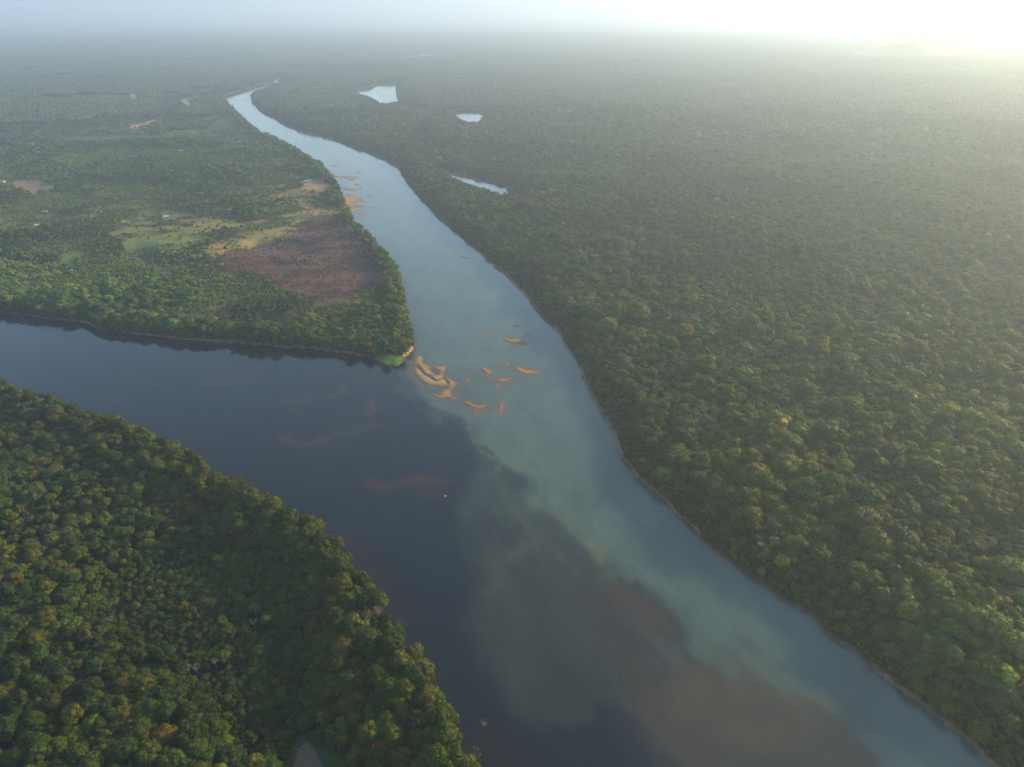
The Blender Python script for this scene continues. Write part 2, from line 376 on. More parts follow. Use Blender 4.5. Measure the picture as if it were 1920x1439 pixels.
def cr(ox, oy, pts): return [(ox+a/6.0, oy+b/6.0) for a, b in pts]
cropa = lambda p: cr(740, 560, p); cropb = lambda p: cr(560, 280, p)
GM = 'sandbars at the river mouth'; GU = 'sandbars beside the upstream bank of the peninsula'
BARS = [
 (cropa([(225,680),(270,645),(325,665),(328,690),(308,718),(355,745),(400,775),(405,820),(440,850),(480,858),(510,820),(470,805),(430,775),(480,758),(545,757),(575,780),(555,830),(560,860),(600,900),(650,925),(690,950),(740,965),(700,975),(680,1000),(640,1020),(620,1030),(635,1080),(690,1130),(680,1145),(640,1120),(600,1115),(540,1125),(490,1120),(440,1080),(455,1078),(490,1098),(530,1095),(520,1070),(560,1030),(590,1010),(575,985),(500,990),(430,990),(360,975),(300,940),(255,900),(240,860),(215,830),(220,760)]),'largest sandbar, long and forked, just off the grassy point',GM),
 (cropa([(1205,455),(1240,440),(1330,460),(1420,462),(1450,490),(1520,515),(1440,520),(1340,505),(1240,480)]),'long narrow grey-tan sandbar, upper of the two long ones in mid river',GM),
 (cropa([(1345,775),(1385,765),(1430,785),(1470,805),(1530,800),(1570,810),(1640,830),(1590,845),(1490,855),(1420,840),(1370,815)]),'hooked sandbar farthest to the right bank side of the river mouth',GM),
 (cropa([(950,765),(985,770),(1040,795),(1085,810),(1085,840),(1045,858),(1005,835),(975,800)]),'drop-shaped sandbar left of the small triangular one',GM),
 (cropa([(1210,745),(1250,722),(1285,740),(1290,765),(1240,765)]),'small triangular sandbar just left of the hooked one',GM),
 (cropa([(1115,875),(1150,895),(1210,900),(1260,900),(1290,888),(1330,900),(1285,920),(1230,945),(1170,938),(1130,905)]),'wing-shaped sandbar between the drop-shaped and the hooked ones',GM),
 (cropa([(795,895),(825,905),(850,945),(820,950),(795,930)]),'small round sandbar right beside the largest one',GM),
 (cropa([(1130,975),(1175,970),(1160,1005),(1130,1010)]),'tiny brown sandbar below the wing-shaped one',GM),
 (cropa([(755,1150),(800,1160),(850,1165),(890,1190),(960,1210),(1000,1200),(1020,1165),(1030,1180),(1025,1215),(990,1235),(930,1240),(860,1220),(800,1195)]),'boat-shaped curved sandbar at the edge of the dark water',GM),
 (cropa([(1175,1160),(1215,1185),(1225,1220),(1205,1270),(1180,1290),(1130,1280),(1165,1270),(1175,1240),(1170,1200)]),'upright claw-shaped sandbar, lowest on the right of its cluster',GM),
 (cropa([(900,1265),(925,1260),(930,1280),(910,1282)]),'tiny sand speck below the boat-shaped sandbar',GM),
 (cropa([(1005,355),(1030,368),(1085,375),(1085,390),(1030,385)]),'short thin sandbar left of the long upper one',GM),
 (cropa([(225,225),(250,200),(265,215),(260,233)]),'tiny orange sand island beside the wooded bank of the point',GM),
 (cropa([(1325,308),(1360,304),(1395,310),(1395,321),(1330,319)]),'thin flat sandbar highest in the river mouth cluster',GM),
 (cropa([(1245,293),(1275,296),(1270,309),(1245,307)]),'small brown sandbar left of the highest thin flat one',GM),
 (cropa([(1460,390),(1500,392),(1540,402),(1535,414),(1480,407)]),'thin brown sandbar up and right of the long upper one',GM),
 (cropb([(350,184),(400,186),(440,176),(435,193),(400,199)]),'sliver of sand farthest up beside the wooded bank corner',GU),
 (cropb([(350,262),(385,258),(405,285),(450,305),(500,298),(560,300),(615,300),(640,312),(678,318),(670,328),(630,325),(615,340),(635,352),(590,350),(540,325),(480,318),(420,320),(385,308)]),'long ragged sandbar joined to the bank below the houses, uppermost large one',GU),
 (cropb([(465,331),(505,331),(500,343),(470,343)]),'small sand patch under the uppermost large ragged bar',GU),
 (cropb([(615,414),(650,393),(700,400),(700,406),(655,406),(625,420)]),'thin bent sand sliver above the middle bar',GU),
 (cropb([(490,430),(540,433),(620,433),(600,448),(640,443),(680,446),(685,460),(620,470),(560,464),(500,452)]),'middle bar with split end, between the ragged and the broad ones',GU),
 (cropb([(680,429),(718,431),(712,444),(690,442)]),'small dark sand patch at the tip of the middle bar',GU),
 (cropb([(485,535),(530,530),(540,515),(570,508),(610,520),(650,515),(665,545),(725,551),(720,558),(680,560),(640,572),(700,570),(755,580),(750,588),(700,587),(660,584),(620,595),(610,605),(650,620),(655,635),(740,625),(745,639),(680,654),(600,660),(550,652),(520,620),(510,590),(490,565)]),'broad fan-shaped sandbar with finger tips by the peninsula bank',GU),
 (cropb([(540,685),(600,681),(660,669),(700,671),(690,689),(640,703),(570,709)]),'smooth long sandbar directly below the broad fan-shaped one',GU),
 (cropb([(660,719),(720,717),(755,708),(752,720),(690,733)]),'thin sandbar lowest but one beside the peninsula bank',GU),
 (cropb([(740,739),(770,737),(770,751),(745,753)]),'small square sand patch, lowest beside the peninsula bank',GU),
 (cropb([(768,515),(828,510),(820,522),(775,524)]),'detached sand sliver out in the stream, upper one of two',GU),
 (cropb([(765,654),(845,653),(840,664),(775,664)]),'detached sand sliver out in the stream, lower one of two',GU),
 (cropb([(645,271),(680,268),(670,280),(648,279)]),'tiny sand speck out from the uppermost ragged bar, nearer the bank',GU),
 (cropb([(685,257),(710,253),(702,265),(688,266)]),'tiny sand speck out from the uppermost ragged bar, farther out',GU),
 (cropb([(1690,1180),(1740,1180),(1735,1190),(1700,1190)]),'small isolated sandbar in mid river, left one of a pair','isolated mid river sandbars'),
 (cropb([(1830,1210),(1870,1210),(1920,1223),(1950,1236),(1880,1233),(1845,1224)]),'thin isolated sandbar in mid river, right one of a pair','isolated mid river sandbars'),
]
# ------------------------------------------------------------------ water sheet with silt colours and a painted bank shadow
def sl(pts): return poly(pts)
TEA = np.array((0.0050, 0.0110, 0.0175)); GREEN = np.array((0.053, 0.093, 0.082)); MURK = np.array((0.020, 0.031, 0.028))
G_POLY = poly([(777,640),(747,690),(770,725),(795,765),(845,785),(895,795),(925,830),(950,870),(990,895),(1030,945),(1070,975),(1090,1030),(1140,1065),(1190,1105),(1240,1145),(1310,1225),(1385,1270),
  (1440,1300),(1500,1335),(1570,1360),(1610,1420),(1660,1600),(2600,1800),(2300,1400),(1400,900),(1200,600),(900,330),(600,100),(300,150),(560,330),(690,500)])
M_POLY = poly([(760,660),(745,700),(790,790),(885,815),(885,860),(905,905),(870,950),(868,990),(890,1015),(900,1060),(898,1120),(905,1180),(920,1230),(945,1290),(985,1335),(1100,1350),(1230,1370),(1290,1450),(1350,1600),(2000,1600),(1500,1200),(1100,800)])
STROKES = [ # polyline, radius m, colour, strength
 ([(515,768),(545,762),(580,750)],4,(0.085,0.048,0.034),.85),([(605,748),(625,744),(640,735)],4,(0.085,0.048,0.034),.8),([(688,748),(692,762),(694,775)],4,(0.10,0.055,0.034),.7),
 ([(575,770),(560,780)],4,(0.07,0.04,0.03),.6),([(520,816),(560,822),(598,818)],5,(0.085,0.046,0.030),.8),([(618,812),(660,806),(715,796)],4,(0.085,0.046,0.030),.8),([(400,722),(440,718),(480,708)],8,(0.06,0.04,0.034),.55),
 ([(640,700),(700,705)],8,(0.05,0.034,0.03),.5),([(700,908),(750,910),(775,918),(800,908),(840,912)],6,(0.075,0.038,0.022),.85),([(800,930),(835,950)],7,(0.05,0.03,0.024),.6),
 ([(735,725),(770,745),(800,770),(840,790)],7,(0.05,0.072,0.07),.5),
 ([(885,800),(900,830),(935,825),(975,812)],6,(0.085,0.108,0.078),.7),([(905,850),(930,862),(965,845),(1010,842)],4,(0.085,0.105,0.070),.65),
 ([(940,885),(985,878),(1020,862)],4,(0.085,0.105,0.068),.6),([(935,900),(950,960),(962,1010),(950,1060),(930,1100)],5,(0.052,0.066,0.044),.6),
 ([(900,900),(880,960)],7,(0.040,0.056,0.050),.6),([(1000,935),(1040,955),(1085,985)],6,(0.090,0.112,0.070),.75),([(1095,1025),(1110,1060),(1120,1045),(1112,1020)],6,(0.105,0.125,0.070),.85),
 ([(1130,1100),(1160,1090),(1200,1112)],5,(0.065,0.085,0.06),.7),([(1020,980),(1060,1020),(1090,1070)],9,(0.024,0.034,0.036),.35),([(1150,1130),(1220,1160),(1290,1220)],8,(0.026,0.038,0.038),.35),
 ([(1010,1010),(1050,1120),(1080,1200)],22,(0.034,0.046,0.038),.4),
 ([(1165,1140),(1200,1165),(1245,1195)],8,(0.075,0.040,0.030),.75),([(1120,1150),(1180,1220),(1230,1280)],20,(0.050,0.036,0.030),.6),
 ([(1280,1330),(1330,1320),(1390,1330)],22,(0.090,0.068,0.046),.6),([(1360,1280),(1380,1330),(1450,1370)],16,(0.095,0.064,0.044),.65),([(1280,1400),(1400,1410),(1500,1400)],22,(0.085,0.074,0.052),.65),
 ([(1420,1300),(1450,1320),(1500,1340),(1560,1370)],9,(0.085,0.080,0.050),.6),([(1390,1240),(1420,1290)],6,(0.025,0.035,0.035),.3),
 ([(700,1080),(760,1180),(830,1280)],10,(0.030,0.022,0.016),.7),([(880,1380),(960,1450)],14,(0.026,0.021,0.016),.6),
 ([(610,990),(680,1060)],6,(0.035,0.022,0.015),.6),([(940,1160),(980,1240)],14,(0.030,0.042,0.034),.5),
 ([(775,655),(768,672),(760,690),(790,720)],6,(0.12,0.105,0.08),.8),([(770,690),(780,720),(830,745),(860,740),(880,760),(900,775),(940,770)],9,(0.105,0.085,0.085),.55),
 ([(880,700),(910,720),(960,715)],9,(0.085,0.075,0.082),.5),([(1000,790),(985,775)],4,(0.06,0.05,0.07),.6),([(1200,985),(1225,1000)],4,(0.045,0.07,0.075),.7),
 ([(900,660),(940,655),(960,648)],4,(0.085,0.07,0.085),.5),([(650,385),(680,400)],10,(0.13,0.09,0.07),.4),
 ([(1570,1260),(1600,1330),(1640,1400)],12,(0.05,0.078,0.085),.5),  # shadow of the right-bank trees, painted into the water colour as a blue-grey strip
]
STROKES = [(poly(a), b*1.15, np.array(c)*(.62 if c[0] > c[1] else .80), d*(.75 if c[0] > c[1] else 1.0)) for a, b, c, d in STROKES]
keep = (gd < 25) & (np.abs(np.degrees(AA.ravel())) < 400)
kv = keep.reshape(nr, na)
fm = kv[:-1] | kv[1:]; fm = fm | np.roll(fm, -1, 1)
fidx = np.nonzero(fm.ravel())[0]
WF = F[fidx]
used = np.unique(WF); remap = np.full(len(G0), -1); remap[used] = np.arange(len(used)); WF = remap[WF]
W0 = G0[used]; wx, wy = W0[:, 0], W0[:, 1]
wr = np.hypot(wx, wy)
fa, fb = np.array(P(840, 640)), np.array(P(1380, 1250)); fd = (fb-fa)/np.linalg.norm(fb-fa)
fu = wx*fd[0]+wy*fd[1]; fv = -wx*fd[1]+wy*fd[0]
sw1 = (fbm(wx, wy, 38, 3, 66)-.5)*26; sw2 = (fbm(wx, wy, 38, 3, 67)-.5)*26
w1 = fbm((fu+sw1)/3.2, fv+sw2, 26, 6, 61)-.5; w2 = fbm((fu+sw1)/2.2, fv+sw2, 30, 6, 62)-.5
qx = wx+w1*44*(-fd[1])+w2*70*fd[0]; qy = wy+w1*44*fd[0]+w2*70*fd[1]
wisp = np.abs(fbm((fu+sw1)/4.5, fv+sw2*1.3, 13, 5, 68)-.5)*2
WQ = np.stack([qx, qy], 1)
silt = np.tile(TEA, (len(W0), 1))
a_ = sst(-10, 12, sdf(WQ, M_POLY))[:, None]*(.62+.5*sst(.0, .5, wisp))[:, None].clip(0, 1)
mm = MURK*(0.75+0.5*fbm(qx, qy, 60, 3, 63))[:, None]
silt = silt*(1-a_)+mm*a_
sg = sdf(WQ, G_POLY)
a_ = (sst(-7, 7, sg)*(1-.35*(1-sst(0, .3, wisp))*np.exp(-np.maximum(sg, 0)/30))+.45*np.exp(-np.maximum(-sg, 0)/26)*(sg < 0)*sst(.25, .6, wisp)*(sdf(W0, M_POLY) > 0)).clip(0, 1)[:, None]
gg = GREEN*(0.86+0.28*fbm(qx, qy, 90, 4, 64))[:, None]
silt = silt*(1-a_)+gg*a_
for pl, rad, c, s in STROKES:
    dd = linedist(WQ, pl)
    a_ = (s*np.exp(-(dd/rad)**2*0.8)*np.clip(0.35+1.3*fbm(wx, wy, 16, 3, 65), 0, 1))[:, None]
    silt = silt*(1-a_)+c*a_
for bar in BARS:
    bp_ = poly(bar[0]); nb = ((W0 > bp_.min(0)-22) & (W0 < bp_.max(0)+22)).all(1)
    if nb.any():
        sb = np.maximum(-sdf(WQ[nb]*.12+W0[nb]*.88, bp_), 0); ab = (.75*np.exp(-sb/2.0)+.13*np.exp(-sb/8))[:, None].clip(0, 1); silt[nb] = silt[nb]*(1-ab)+np.array((.125, .088, .055))*ab
shal = (np.exp(-np.maximum(-gd[used], 0)/3.5)*0.5)[:, None]
silt = silt*(1-shal)+np.array((0.05, 0.038, 0.024))*shal
wme = mesh_np('river', np.stack([wx, wy, np.zeros(len(wx))], 1), WF, [M_WATER], smooth=True); setcol(wme, 'silt', silt)
tag(obj('river', wme), 'dark tea-coloured river meeting a pale green silty river, with lagoons in the forest', kind='structure')

# ------------------------------------------------------------------ haze
bm = bmesh.new(); bmesh.ops.create_cube(bm, size=1.0); hme = bpy.data.meshes.new('haze')
for v in bm.verts:
    v.co.x *= 150000; v.co.y *= 150000; v.co.z = -9.0 if v.co.z < 0 else 680.0
bm.to_mesh(hme); bm.free()
mh, n, o = newmat('haze_air'); pv = N(n, 'ShaderNodeVolumePrincipled')
pv.inputs['Color'].default_value = (*HAZE_COLOR, 1); pv.inputs['Density'].default_value = HAZE_DENSITY
pv.inputs['Anisotropy'].default_value = HAZE_G; pv.inputs['Absorption Color'].default_value = (0, 0, 0, 1)
n.links.new(pv.outputs[0], o.inputs['Volume']); hme.materials.append(mh)
try: mh.cycles.homogeneous_volume = True
except Exception: pass
tag(obj('haze', hme), 'thin evening haze over the whole forest plain', kind='stuff')

# ------------------------------------------------------------------ tree meshes
def ico(sub):
    bm = bmesh.new(); bmesh.ops.create_icosphere(bm, subdivisions=sub, radius=1.0)
    v = np.array([x.co[:] for x in bm.verts]); f = np.array([[q.index for q in x.verts] for x in bm.faces]); bm.free(); return v, f
ICO = {k: ico(k) for k in (1, 2, 3)}
def tube(p0, p1, r0, r1, n=5):
    p0 = np.array(p0, float); p1 = np.array(p1, float); d = p1-p0; d /= np.linalg.norm(d)+1e-9
    a = np.cross(d, (0, 0, 1) if abs(d[2]) < .9 else (1, 0, 0)); a /= np.linalg.norm(a); b = np.cross(d, a)
    t = np.linspace(0, 2*np.pi, n, endpoint=False)
    ring = np.cos(t)[:, None]*a+np.sin(t)[:, None]*b
    v = np.concatenate([p0+ring*r0, p1+ring*r1, [p1]])
    f = []
    for k in range(n):
        k2 = (k+1) % n; f += [(k, k2, n+k2), (k, n+k2, n+k), (n+k, n+k2, 2*n)]
    return v, np.array(f)
class Acc:
    def __init__(s): s.v = []; s.f = []; s.m = []; s.n = 0
    def add(s, v, f, m=0):
        s.v.append(v); s.f.append(f+s.n); s.m.append(np.full(len(f), m)); s.n += len(v)
    def mesh(s, name, mats):
        return mesh_np(name, np.concatenate(s.v), np.concatenate(s.f), mats, np.concatenate(s.m))
def leaf_tris(c, nrm, size, rng):
    """one leafy spray (quad as two triangles) per centre, roughly facing nrm"""
    n = len(c)
    nn = nrm+rng.normal(0, .45, (n, 3)); nn /= np.linalg.norm(nn, axis=1)[:, None]
    a = np.cross(nn, rng.normal(0, 1, (n, 3))); a /= np.linalg.norm(a, axis=1)[:, None]; b = np.cross(nn, a)
    s = (size*rng.uniform(.6, 1.3, n))[:, None]; e = rng.uniform(.45, .8, n)[:, None]
    v = np.stack([c-a*s, c+b*s*e+nn*s*.15, c+a*s, c-b*s*e-nn*s*.15], 1).reshape(-1, 3)
    k = np.arange(n)[:, None]*4
    f = np.concatenate([k+[[0, 1, 2]], k+[[0, 2, 3]]])
    return v, f
def crown_parts(seed, lobes, flat, sub, leaves, spread=0.72, lobe_r=(.26, .42), leaf=.085):
    """crown of radius about 1 round the origin, z from about -.5 to flat"""
    rng = np.random.default_rng(seed); A = Acc(); cen = []
    iv, if_ = ICO[sub]
    for k in range(lobes):
        for _ in range(12):
            t = rng.uniform(0, 2*np.pi); u = rng.uniform(-.18, 1.0)
            rr = math.sqrt(max(0, 1-max(u, 0)**2))*rng.uniform(.75, 1)
            c = np.array([math.cos(t)*rr*spread, math.sin(t)*rr*spread, u*flat*.72])
            if all(np.linalg.norm(c-q) > .30 for q in cen): break
        cen.append(c); r = rng.uniform(*lobe_r)
        amp_ = .30
        ph = rng.uniform(0, 50, 3)
        dsp = np.array([mnoise.fractal(Vector(p*1.9+ph), 1.0, 2.0, 3) for p in iv])
        sc_ = r*(1+amp_*dsp)[:, None]*np.array([1, 1, .82])
        A.add(c+iv*sc_, if_, 0)
        if leaves:
            d = rng.normal(0, 1, (leaves, 3)); d[:, 2] = np.abs(d[:, 2])*.9-.25; d /= np.linalg.norm(d, axis=1)[:, None]
            rad = r*(1.0+rng.uniform(-.08, .26, leaves))[:, None]
            A.add(*leaf_tris(c+d*rad*np.array([1, 1, .85]), d, leaf, rng), 0)
    # inner mass keeps the light from passing straight through
    A.add(np.array([0, 0, flat*.12])+iv*np.array([.62, .62, flat*.5]), if_, 0)
    return A, cen
def trunk_acc(cen, th, seed, m=0, A=None):
    """trunk from -th up to the crown, limbs to the lobes"""
    rng = np.random.default_rng(seed+99); A = A or Acc()
    b = np.array([0, 0, -.25]); mid = np.array([rng.uniform(-.05, .05), rng.uniform(-.05, .05), -th*.5])
    A.add(*tube((0, 0, -th), mid, .065, .048, 6), m); A.add(*tube(mid, b, .048, .036, 6), m)
    for c in cen[:6]: A.add(*tube(b, c*.92, .028, .012, 4), m)
    return A
VARS = [  # seed, lobes, flat, leaf count, trunk length (crown radii)
 (1, 15, .75, 95, 1.9), (2, 19, .62, 90, 2.2), (3, 12, .95, 110, 1.8), (4, 22, .55, 85, 2.2), (5, 14, .85, 100, 2.0), (6, 17, .70, 95, 1.9), (7, 10, 1.1, 110, 1.9), (8, 24, .5, 80, 2.3), (9, 9, .8, 120, 1.8), (10, 20, .9, 85, 1.9), (11, 13, .6, 110, 2.2), (12, 28, .65, 70, 2.0)]
CROWNS = []; TRUNKS = []; FULL = []
for k, (sd_, lb, fl, lv, th) in enumerate(VARS):
    A, cen = crown_parts(sd_*13, lb, fl, 2, lv)
    CROWNS.append(A.mesh('crown', [M_FOL]))
    TRUNKS.append(trunk_acc(cen, th, sd_).mesh('trunk', [M_BARK]))
    trunk_acc(cen, th, sd_, 1, A)
    FULL.append(A.mesh('forest_tree', [M_FOL, M_BARK]))
NV = len(VARS)
# feathery open crown
def open_crown(seed):
    rng = np.random.default_rng(seed); A = Acc(); cen = []
    for k in range(11):
        t = rng.uniform(0, 6.28); rr = math.sqrt(rng.uniform(0, 1))*.8
        c = np.array([math.cos(t)*rr, math.sin(t)*rr, (1-rr)*.5+rng.uniform(-.1, .2)]); cen.append(c)
        d = rng.normal(0, 1, (120, 3)); d[:, 2] = np.abs(d[:, 2])*.7; d /= np.linalg.norm(d, axis=1)[:, None]
        A.add(*leaf_tris(c+d*rng.uniform(.12, .30, 120)[:, None]*np.array([1, 1, .6]), d, .075, rng), 0)
    return A, cen
A, cen = open_crown(5); CROWNS.append(A.mesh('crown', [M_FOL])); TRUNKS.append(trunk_acc(cen, 2.1, 5).mesh('trunk', [M_BARK]))
trunk_acc(cen, 2.1, 5, 1, A); FULL.append(A.mesh('forest_tree', [M_FOL, M_BARK]))
# palm
def palm_acc(seed):
    rng = np.random.default_rng(seed); A = Acc()
    for k in range(15):
        t = k*2.39996; el = rng.uniform(-.1, .9); L = rng.uniform(.85, 1.1)
        p = np.zeros(3); d = np.array([math.cos(t)*math.cos(el), math.sin(t)*math.cos(el), math.sin(el)]); side = np.array([-math.sin(t), math.cos(t), 0])
        pts = [p.copy()]
        for s in range(5):
            p = p+d*L/5; d = d+np.array([0, 0, -.28]); d /= np.linalg.norm(d); pts.append(p.copy())
        pts = np.array(pts); wd = np.array([.02, .12, .16, .15, .10, .01])[:, None]
        v = np.concatenate([pts, pts+side*wd+[0, 0, -.05], pts-side*wd+[0, 0, -.05]])
        f = []
        for s in range(5): f += [(s, s+1, 7+s), (s, 7+s, 6+s), (s, 12+s, 13+s), (s, 13+s, s+1)]
        A.add(v, np.array(f), 0)
    return A
A = palm_acc(3); PALM_CROWN = A.mesh('fronds', [M_FOL]); B = Acc(); B.add(*tube((0, 0, -2.6), (0.05, 0, 0), .06, .045, 6)); PALM_TRUNK = B.mesh('trunk', [M_BARK])
A.add(*tube((0, 0, -2.6), (0.05, 0, 0), .06, .045, 6), 1); FULL.append(A.mesh('forest_tree', [M_FOL, M_BARK]))
IDX_OPEN = NV; IDX_PALM = NV+1
# bush / low clump
A, cen = crown_parts(401, 7, .6, 2, 70, .6, (.3, .5), .12); FULL.append(A.mesh('bush', [M_FOL]))
A, cen = crown_parts(402, 5, .8, 2, 70, .5, (.3, .5), .12); FULL.append(A.mesh('bush', [M_FOL]))
IDX_BUSH = NV+2
# bare bleached tree
def bare_tree(seed):
    rng = np.random.default_rng(seed); T_ = Acc(); Br = Acc()
    T_.add(*tube((0, 0, -2), (0.03, 0.02, -.35), .06, .04, 6))
    def grow(p, d, L, r, k):
        e = p+d*L; Br.add(*tube(p, e, r, r*.62, 4))
        if k == 0: return
        for _ in range(3 if k > 1 else 4):
            nd = d+rng.normal(0, .55, 3); nd[2] += .1; nd /= np.linalg.norm(nd); grow(e, nd, L*rng.uniform(.6, .8), r*.6, k-1)
    for q in range(5):
        t = q*1.256+rng.uniform(-.3, .3); d = np.array([math.cos(t)*.8, math.sin(t)*.8, .75]); d /= np.linalg.norm(d)
        grow(np.array([.03, .02, -.4]), d, .42, .036, 3)
    return T_.mesh('trunk', [M_DEAD]), Br.mesh('branches', [M_DEAD]), T_, Br
BARE = [bare_tree(s) for s in (1, 2, 3)]
A = Acc(); _, _, T_, Br = BARE[0]
for X in (T_, Br):
    for v, f in zip(X.v, X.f): pass
vv = np.concatenate([np.concatenate(T_.v), np.concatenate(Br.v)]); ff = np.concatenate([np.concatenate(T_.f), np.concatenate(Br.f)+T_.n])
FULL.append(mesh_np('bare_tree', vv, ff, [M_DEAD])); IDX_BARE = NV+4
# far canopy patches: 100 m squares of small crowns
def patch(seed, size=100.0):
    rng = np.random.default_rng(seed); A = Acc(); iv, if_ = ICO[1]
    s = 8.5; k = int(size/s)
    for i in range(k):
        for j in range(k):
            c = np.array([(i+.5)*size/k-size/2+rng.uniform(-3, 3), (j+.5)*size/k-size/2+rng.uniform(-3, 3), 0])
            r = rng.uniform(4.2, 7.2); h = 13+rng.normal(0, 2.0)+(5 if rng.random() < .06 else 0)
            A.add(c+[0, 0, h]+iv*np.array([r, r, r*.75])*(1+rng.normal(0, .16, (len(iv), 1))), if_, 0)
    return A.mesh('canopy_patch', [M_FOL])
for s in (1, 2, 3, 4): FULL.append(patch(s))
IDX_PATCH = NV+5
LIB = bpy.data.collections.new('tree_kinds')
for k, m_ in enumerate(FULL):
    o_ = bpy.data.objects.new('kind%02d' % k, m_); LIB.objects.link(o_)

def gn_scatter(name, pos, idx, rot, scl, tint):
    me = bpy.data.meshes.new(name); me.vertices.add(len(pos)); me.vertices.foreach_set('co', np.asarray(pos, np.float32).ravel())
    a = me.attributes.new('kind_index', 'INT', 'POINT'); a.data.foreach_set('value', np.asarray(idx, np.int32))
    a = me.attributes.new('turn', 'FLOAT_VECTOR', 'POINT'); a.data.foreach_set('vector', np.asarray(rot, np.float32).ravel())
    a = me.attributes.new('size', 'FLOAT_VECTOR', 'POINT'); a.data.foreach_set('vector', np.asarray(scl, np.float32).ravel())
    a = me.attributes.new('tint', 'FLOAT_VECTOR', 'POINT'); a.data.foreach_set('vector', np.asarray(tint, np.float32).ravel())
    for m_ in (M_FOL, M_BARK): me.materials.append(m_)
    o = obj(name, me)
    g = bpy.data.node_groups.new(name, 'GeometryNodeTree')
    g.interface.new_socket('Geometry', in_out='INPUT', socket_type='NodeSocketGeometry'); g.interface.new_socket('Geometry', in_out='OUTPUT', socket_type='NodeSocketGeometry')
    i_ = g.nodes.new('NodeGroupInput'); o_ = g.nodes.new('NodeGroupOutput')
    ci = g.nodes.new('GeometryNodeCollectionInfo'); ci.inputs['Collection'].default_value = LIB
    ci.inputs['Separate Children'].default_value = True; ci.inputs['Reset Children'].default_value = True
    ip = g.nodes.new('GeometryNodeInstanceOnPoints'); ip.inputs['Pick Instance'].default_value = True
    def na_(n_, t_):
        x = g.nodes.new('GeometryNodeInputNamedAttribute'); x.data_type = t_; x.inputs['Name'].default_value = n_; return x.outputs['Attribute']
    g.links.new(i_.outputs[0], ip.inputs['Points']); g.links.new(ci.outputs[0], ip.inputs['Instance'])
    g.links.new(na_('kind_index', 'INT'), ip.inputs['Instance Index']); g.links.new(na_('turn', 'FLOAT_VECTOR'), ip.inputs['Rotation'])
    g.links.new(na_('size', 'FLOAT_VECTOR'), ip.inputs['Scale']); g.links.new(ip.outputs[0], o_.inputs[0])
    md = o.modifiers.new('scatter', 'NODES'); md.node_group = g
    return o

# ------------------------------------------------------------------ where trees stand
def in_view(x, y, z=10, mx=260, top=-60, bottom=1750):
    px, py, dp = project(x, y, z)
    return (px > -mx) & (px < 1920+mx) & (py > top) & (py < bottom) & (dp > 50)
def jgrid(s, rmax, rmin=0, jit=.46):
    xs = np.arange(-rmax*.86, rmax*.86, s); ys = np.arange(60, rmax, s)
    X, Y = np.meshgrid(xs, ys); X = X+(np.arange(len(ys)) % 2)[:, None]*s*.5
    X = X+RNG.uniform(-jit, jit, X.shape)*s; Y = Y+RNG.uniform(-jit, jit, Y.shape)*s
    x, y = X.ravel(), Y.ravel(); r = np.hypot(x, y); k = (r < rmax) & (r >= rmin) & in_view(x, y)
    return x[k], y[k]
def soil_keep(P0, which=None):
    k = np.ones(len(P0))
    for nm, pg, c, soft, keep_ in SOILS:
        a_ = sst(-soft*.5, soft*.5, sdf(P0, pg)+edge_noise(P0[:, 0], P0[:, 1], nm, soft))
        k = np.minimum(k, 1-a_*(1-keep_))
    k[sdf(P0, POND) > -2] = 0
    return k
PAL = {  # leaf colours
 'deep':  (0.022, 0.044, 0.010), 'mid': (0.036, 0.058, 0.010), 'olive': (0.058, 0.064, 0.010), 'bright': (0.088, 0.122, 0.012),
 'grey':  (0.062, 0.064, 0.036), 'rust': (0.095, 0.058, 0.018), 'gold': (0.105, 0.082, 0.012)}
PN = list(PAL); PC = np.array([PAL[k] for k in PN])
RF = 3400.0
x, y = jgrid(6.9, RF)
xb, yb = jgrid(4.9, 800); kb = sdf(np.stack([xb, yb], 1), BASIN) > 12; x = np.concatenate([x, xb[kb]]); y = np.concatenate([y, yb[kb]])
P0 = np.stack([x, y], 1); d = shore(P0)
k = d > 1.0; x, y, P0, d = x[k], y[k], P0[k], d[k]
zn = zone(P0); kp = soil_keep(P0); r = np.hypot(x, y)
dens = fbm(x, y, 130, 4, 91)
succ = sst(.44, .53, .6*fbm(x, y*1.3, 210, 4, 181)+.4*fbm(x, y, 55, 3, 182))*(zn == 1)*sst(25, 60, d)   # young light regrowth
gapB = np.where(zn == 1, np.where(d < 28, 1.0, (sst(.34, .48, dens)*.85+.12)*(1-.25*succ)), 1.0)
bas = sst(0, 35, sdf(P0, BASIN))
u = RNG.random(len(x)); k = u < kp*gapB
x, y, P0, d, zn, r, dens, bas, succ = [q[k] for q in (x, y, P0, d, zn, r, dens, bas, succ)]
n_ = len(x)
h = relief(P0, d, zn)
# crown radius in metres
clus = fbm(x, y, 60, 3, 95)
rad = np.exp(RNG.normal(math.log(5.15), .24, n_))*(0.82+.42*clus)
rad[RNG.random(n_) < .05] *= 1.5
rad *= .80+.42*sst(.35, .65, fbm(x, y, 170, 3, 203))
rad = np.where(zn == 1, rad*np.where(d < 30, 1.0, .62+.35*sst(.4, .6, fbm(x, y, 200, 3, 96))), rad)
bankC = (zn == 2)*(1-sst(0, 34, d)); rad = rad*(1-.42*bankC)
bankA = (zn == 0)*(1-sst(10, 55, d)); rad = rad*(1+.22*bankA)
rad = rad*np.where(zn == 0, .90, .89)*(1-.44*bas)*(1-.38*succ)
RIDGE = poly([(1400,800),(1500,880),(1600,950),(1660,1020),(1720,1090),(1800,1150)], 20)
ridge = (zn == 2)*np.exp(-(linedist(P0, RIDGE)/26)**2); rad = rad*(1+.38*ridge)
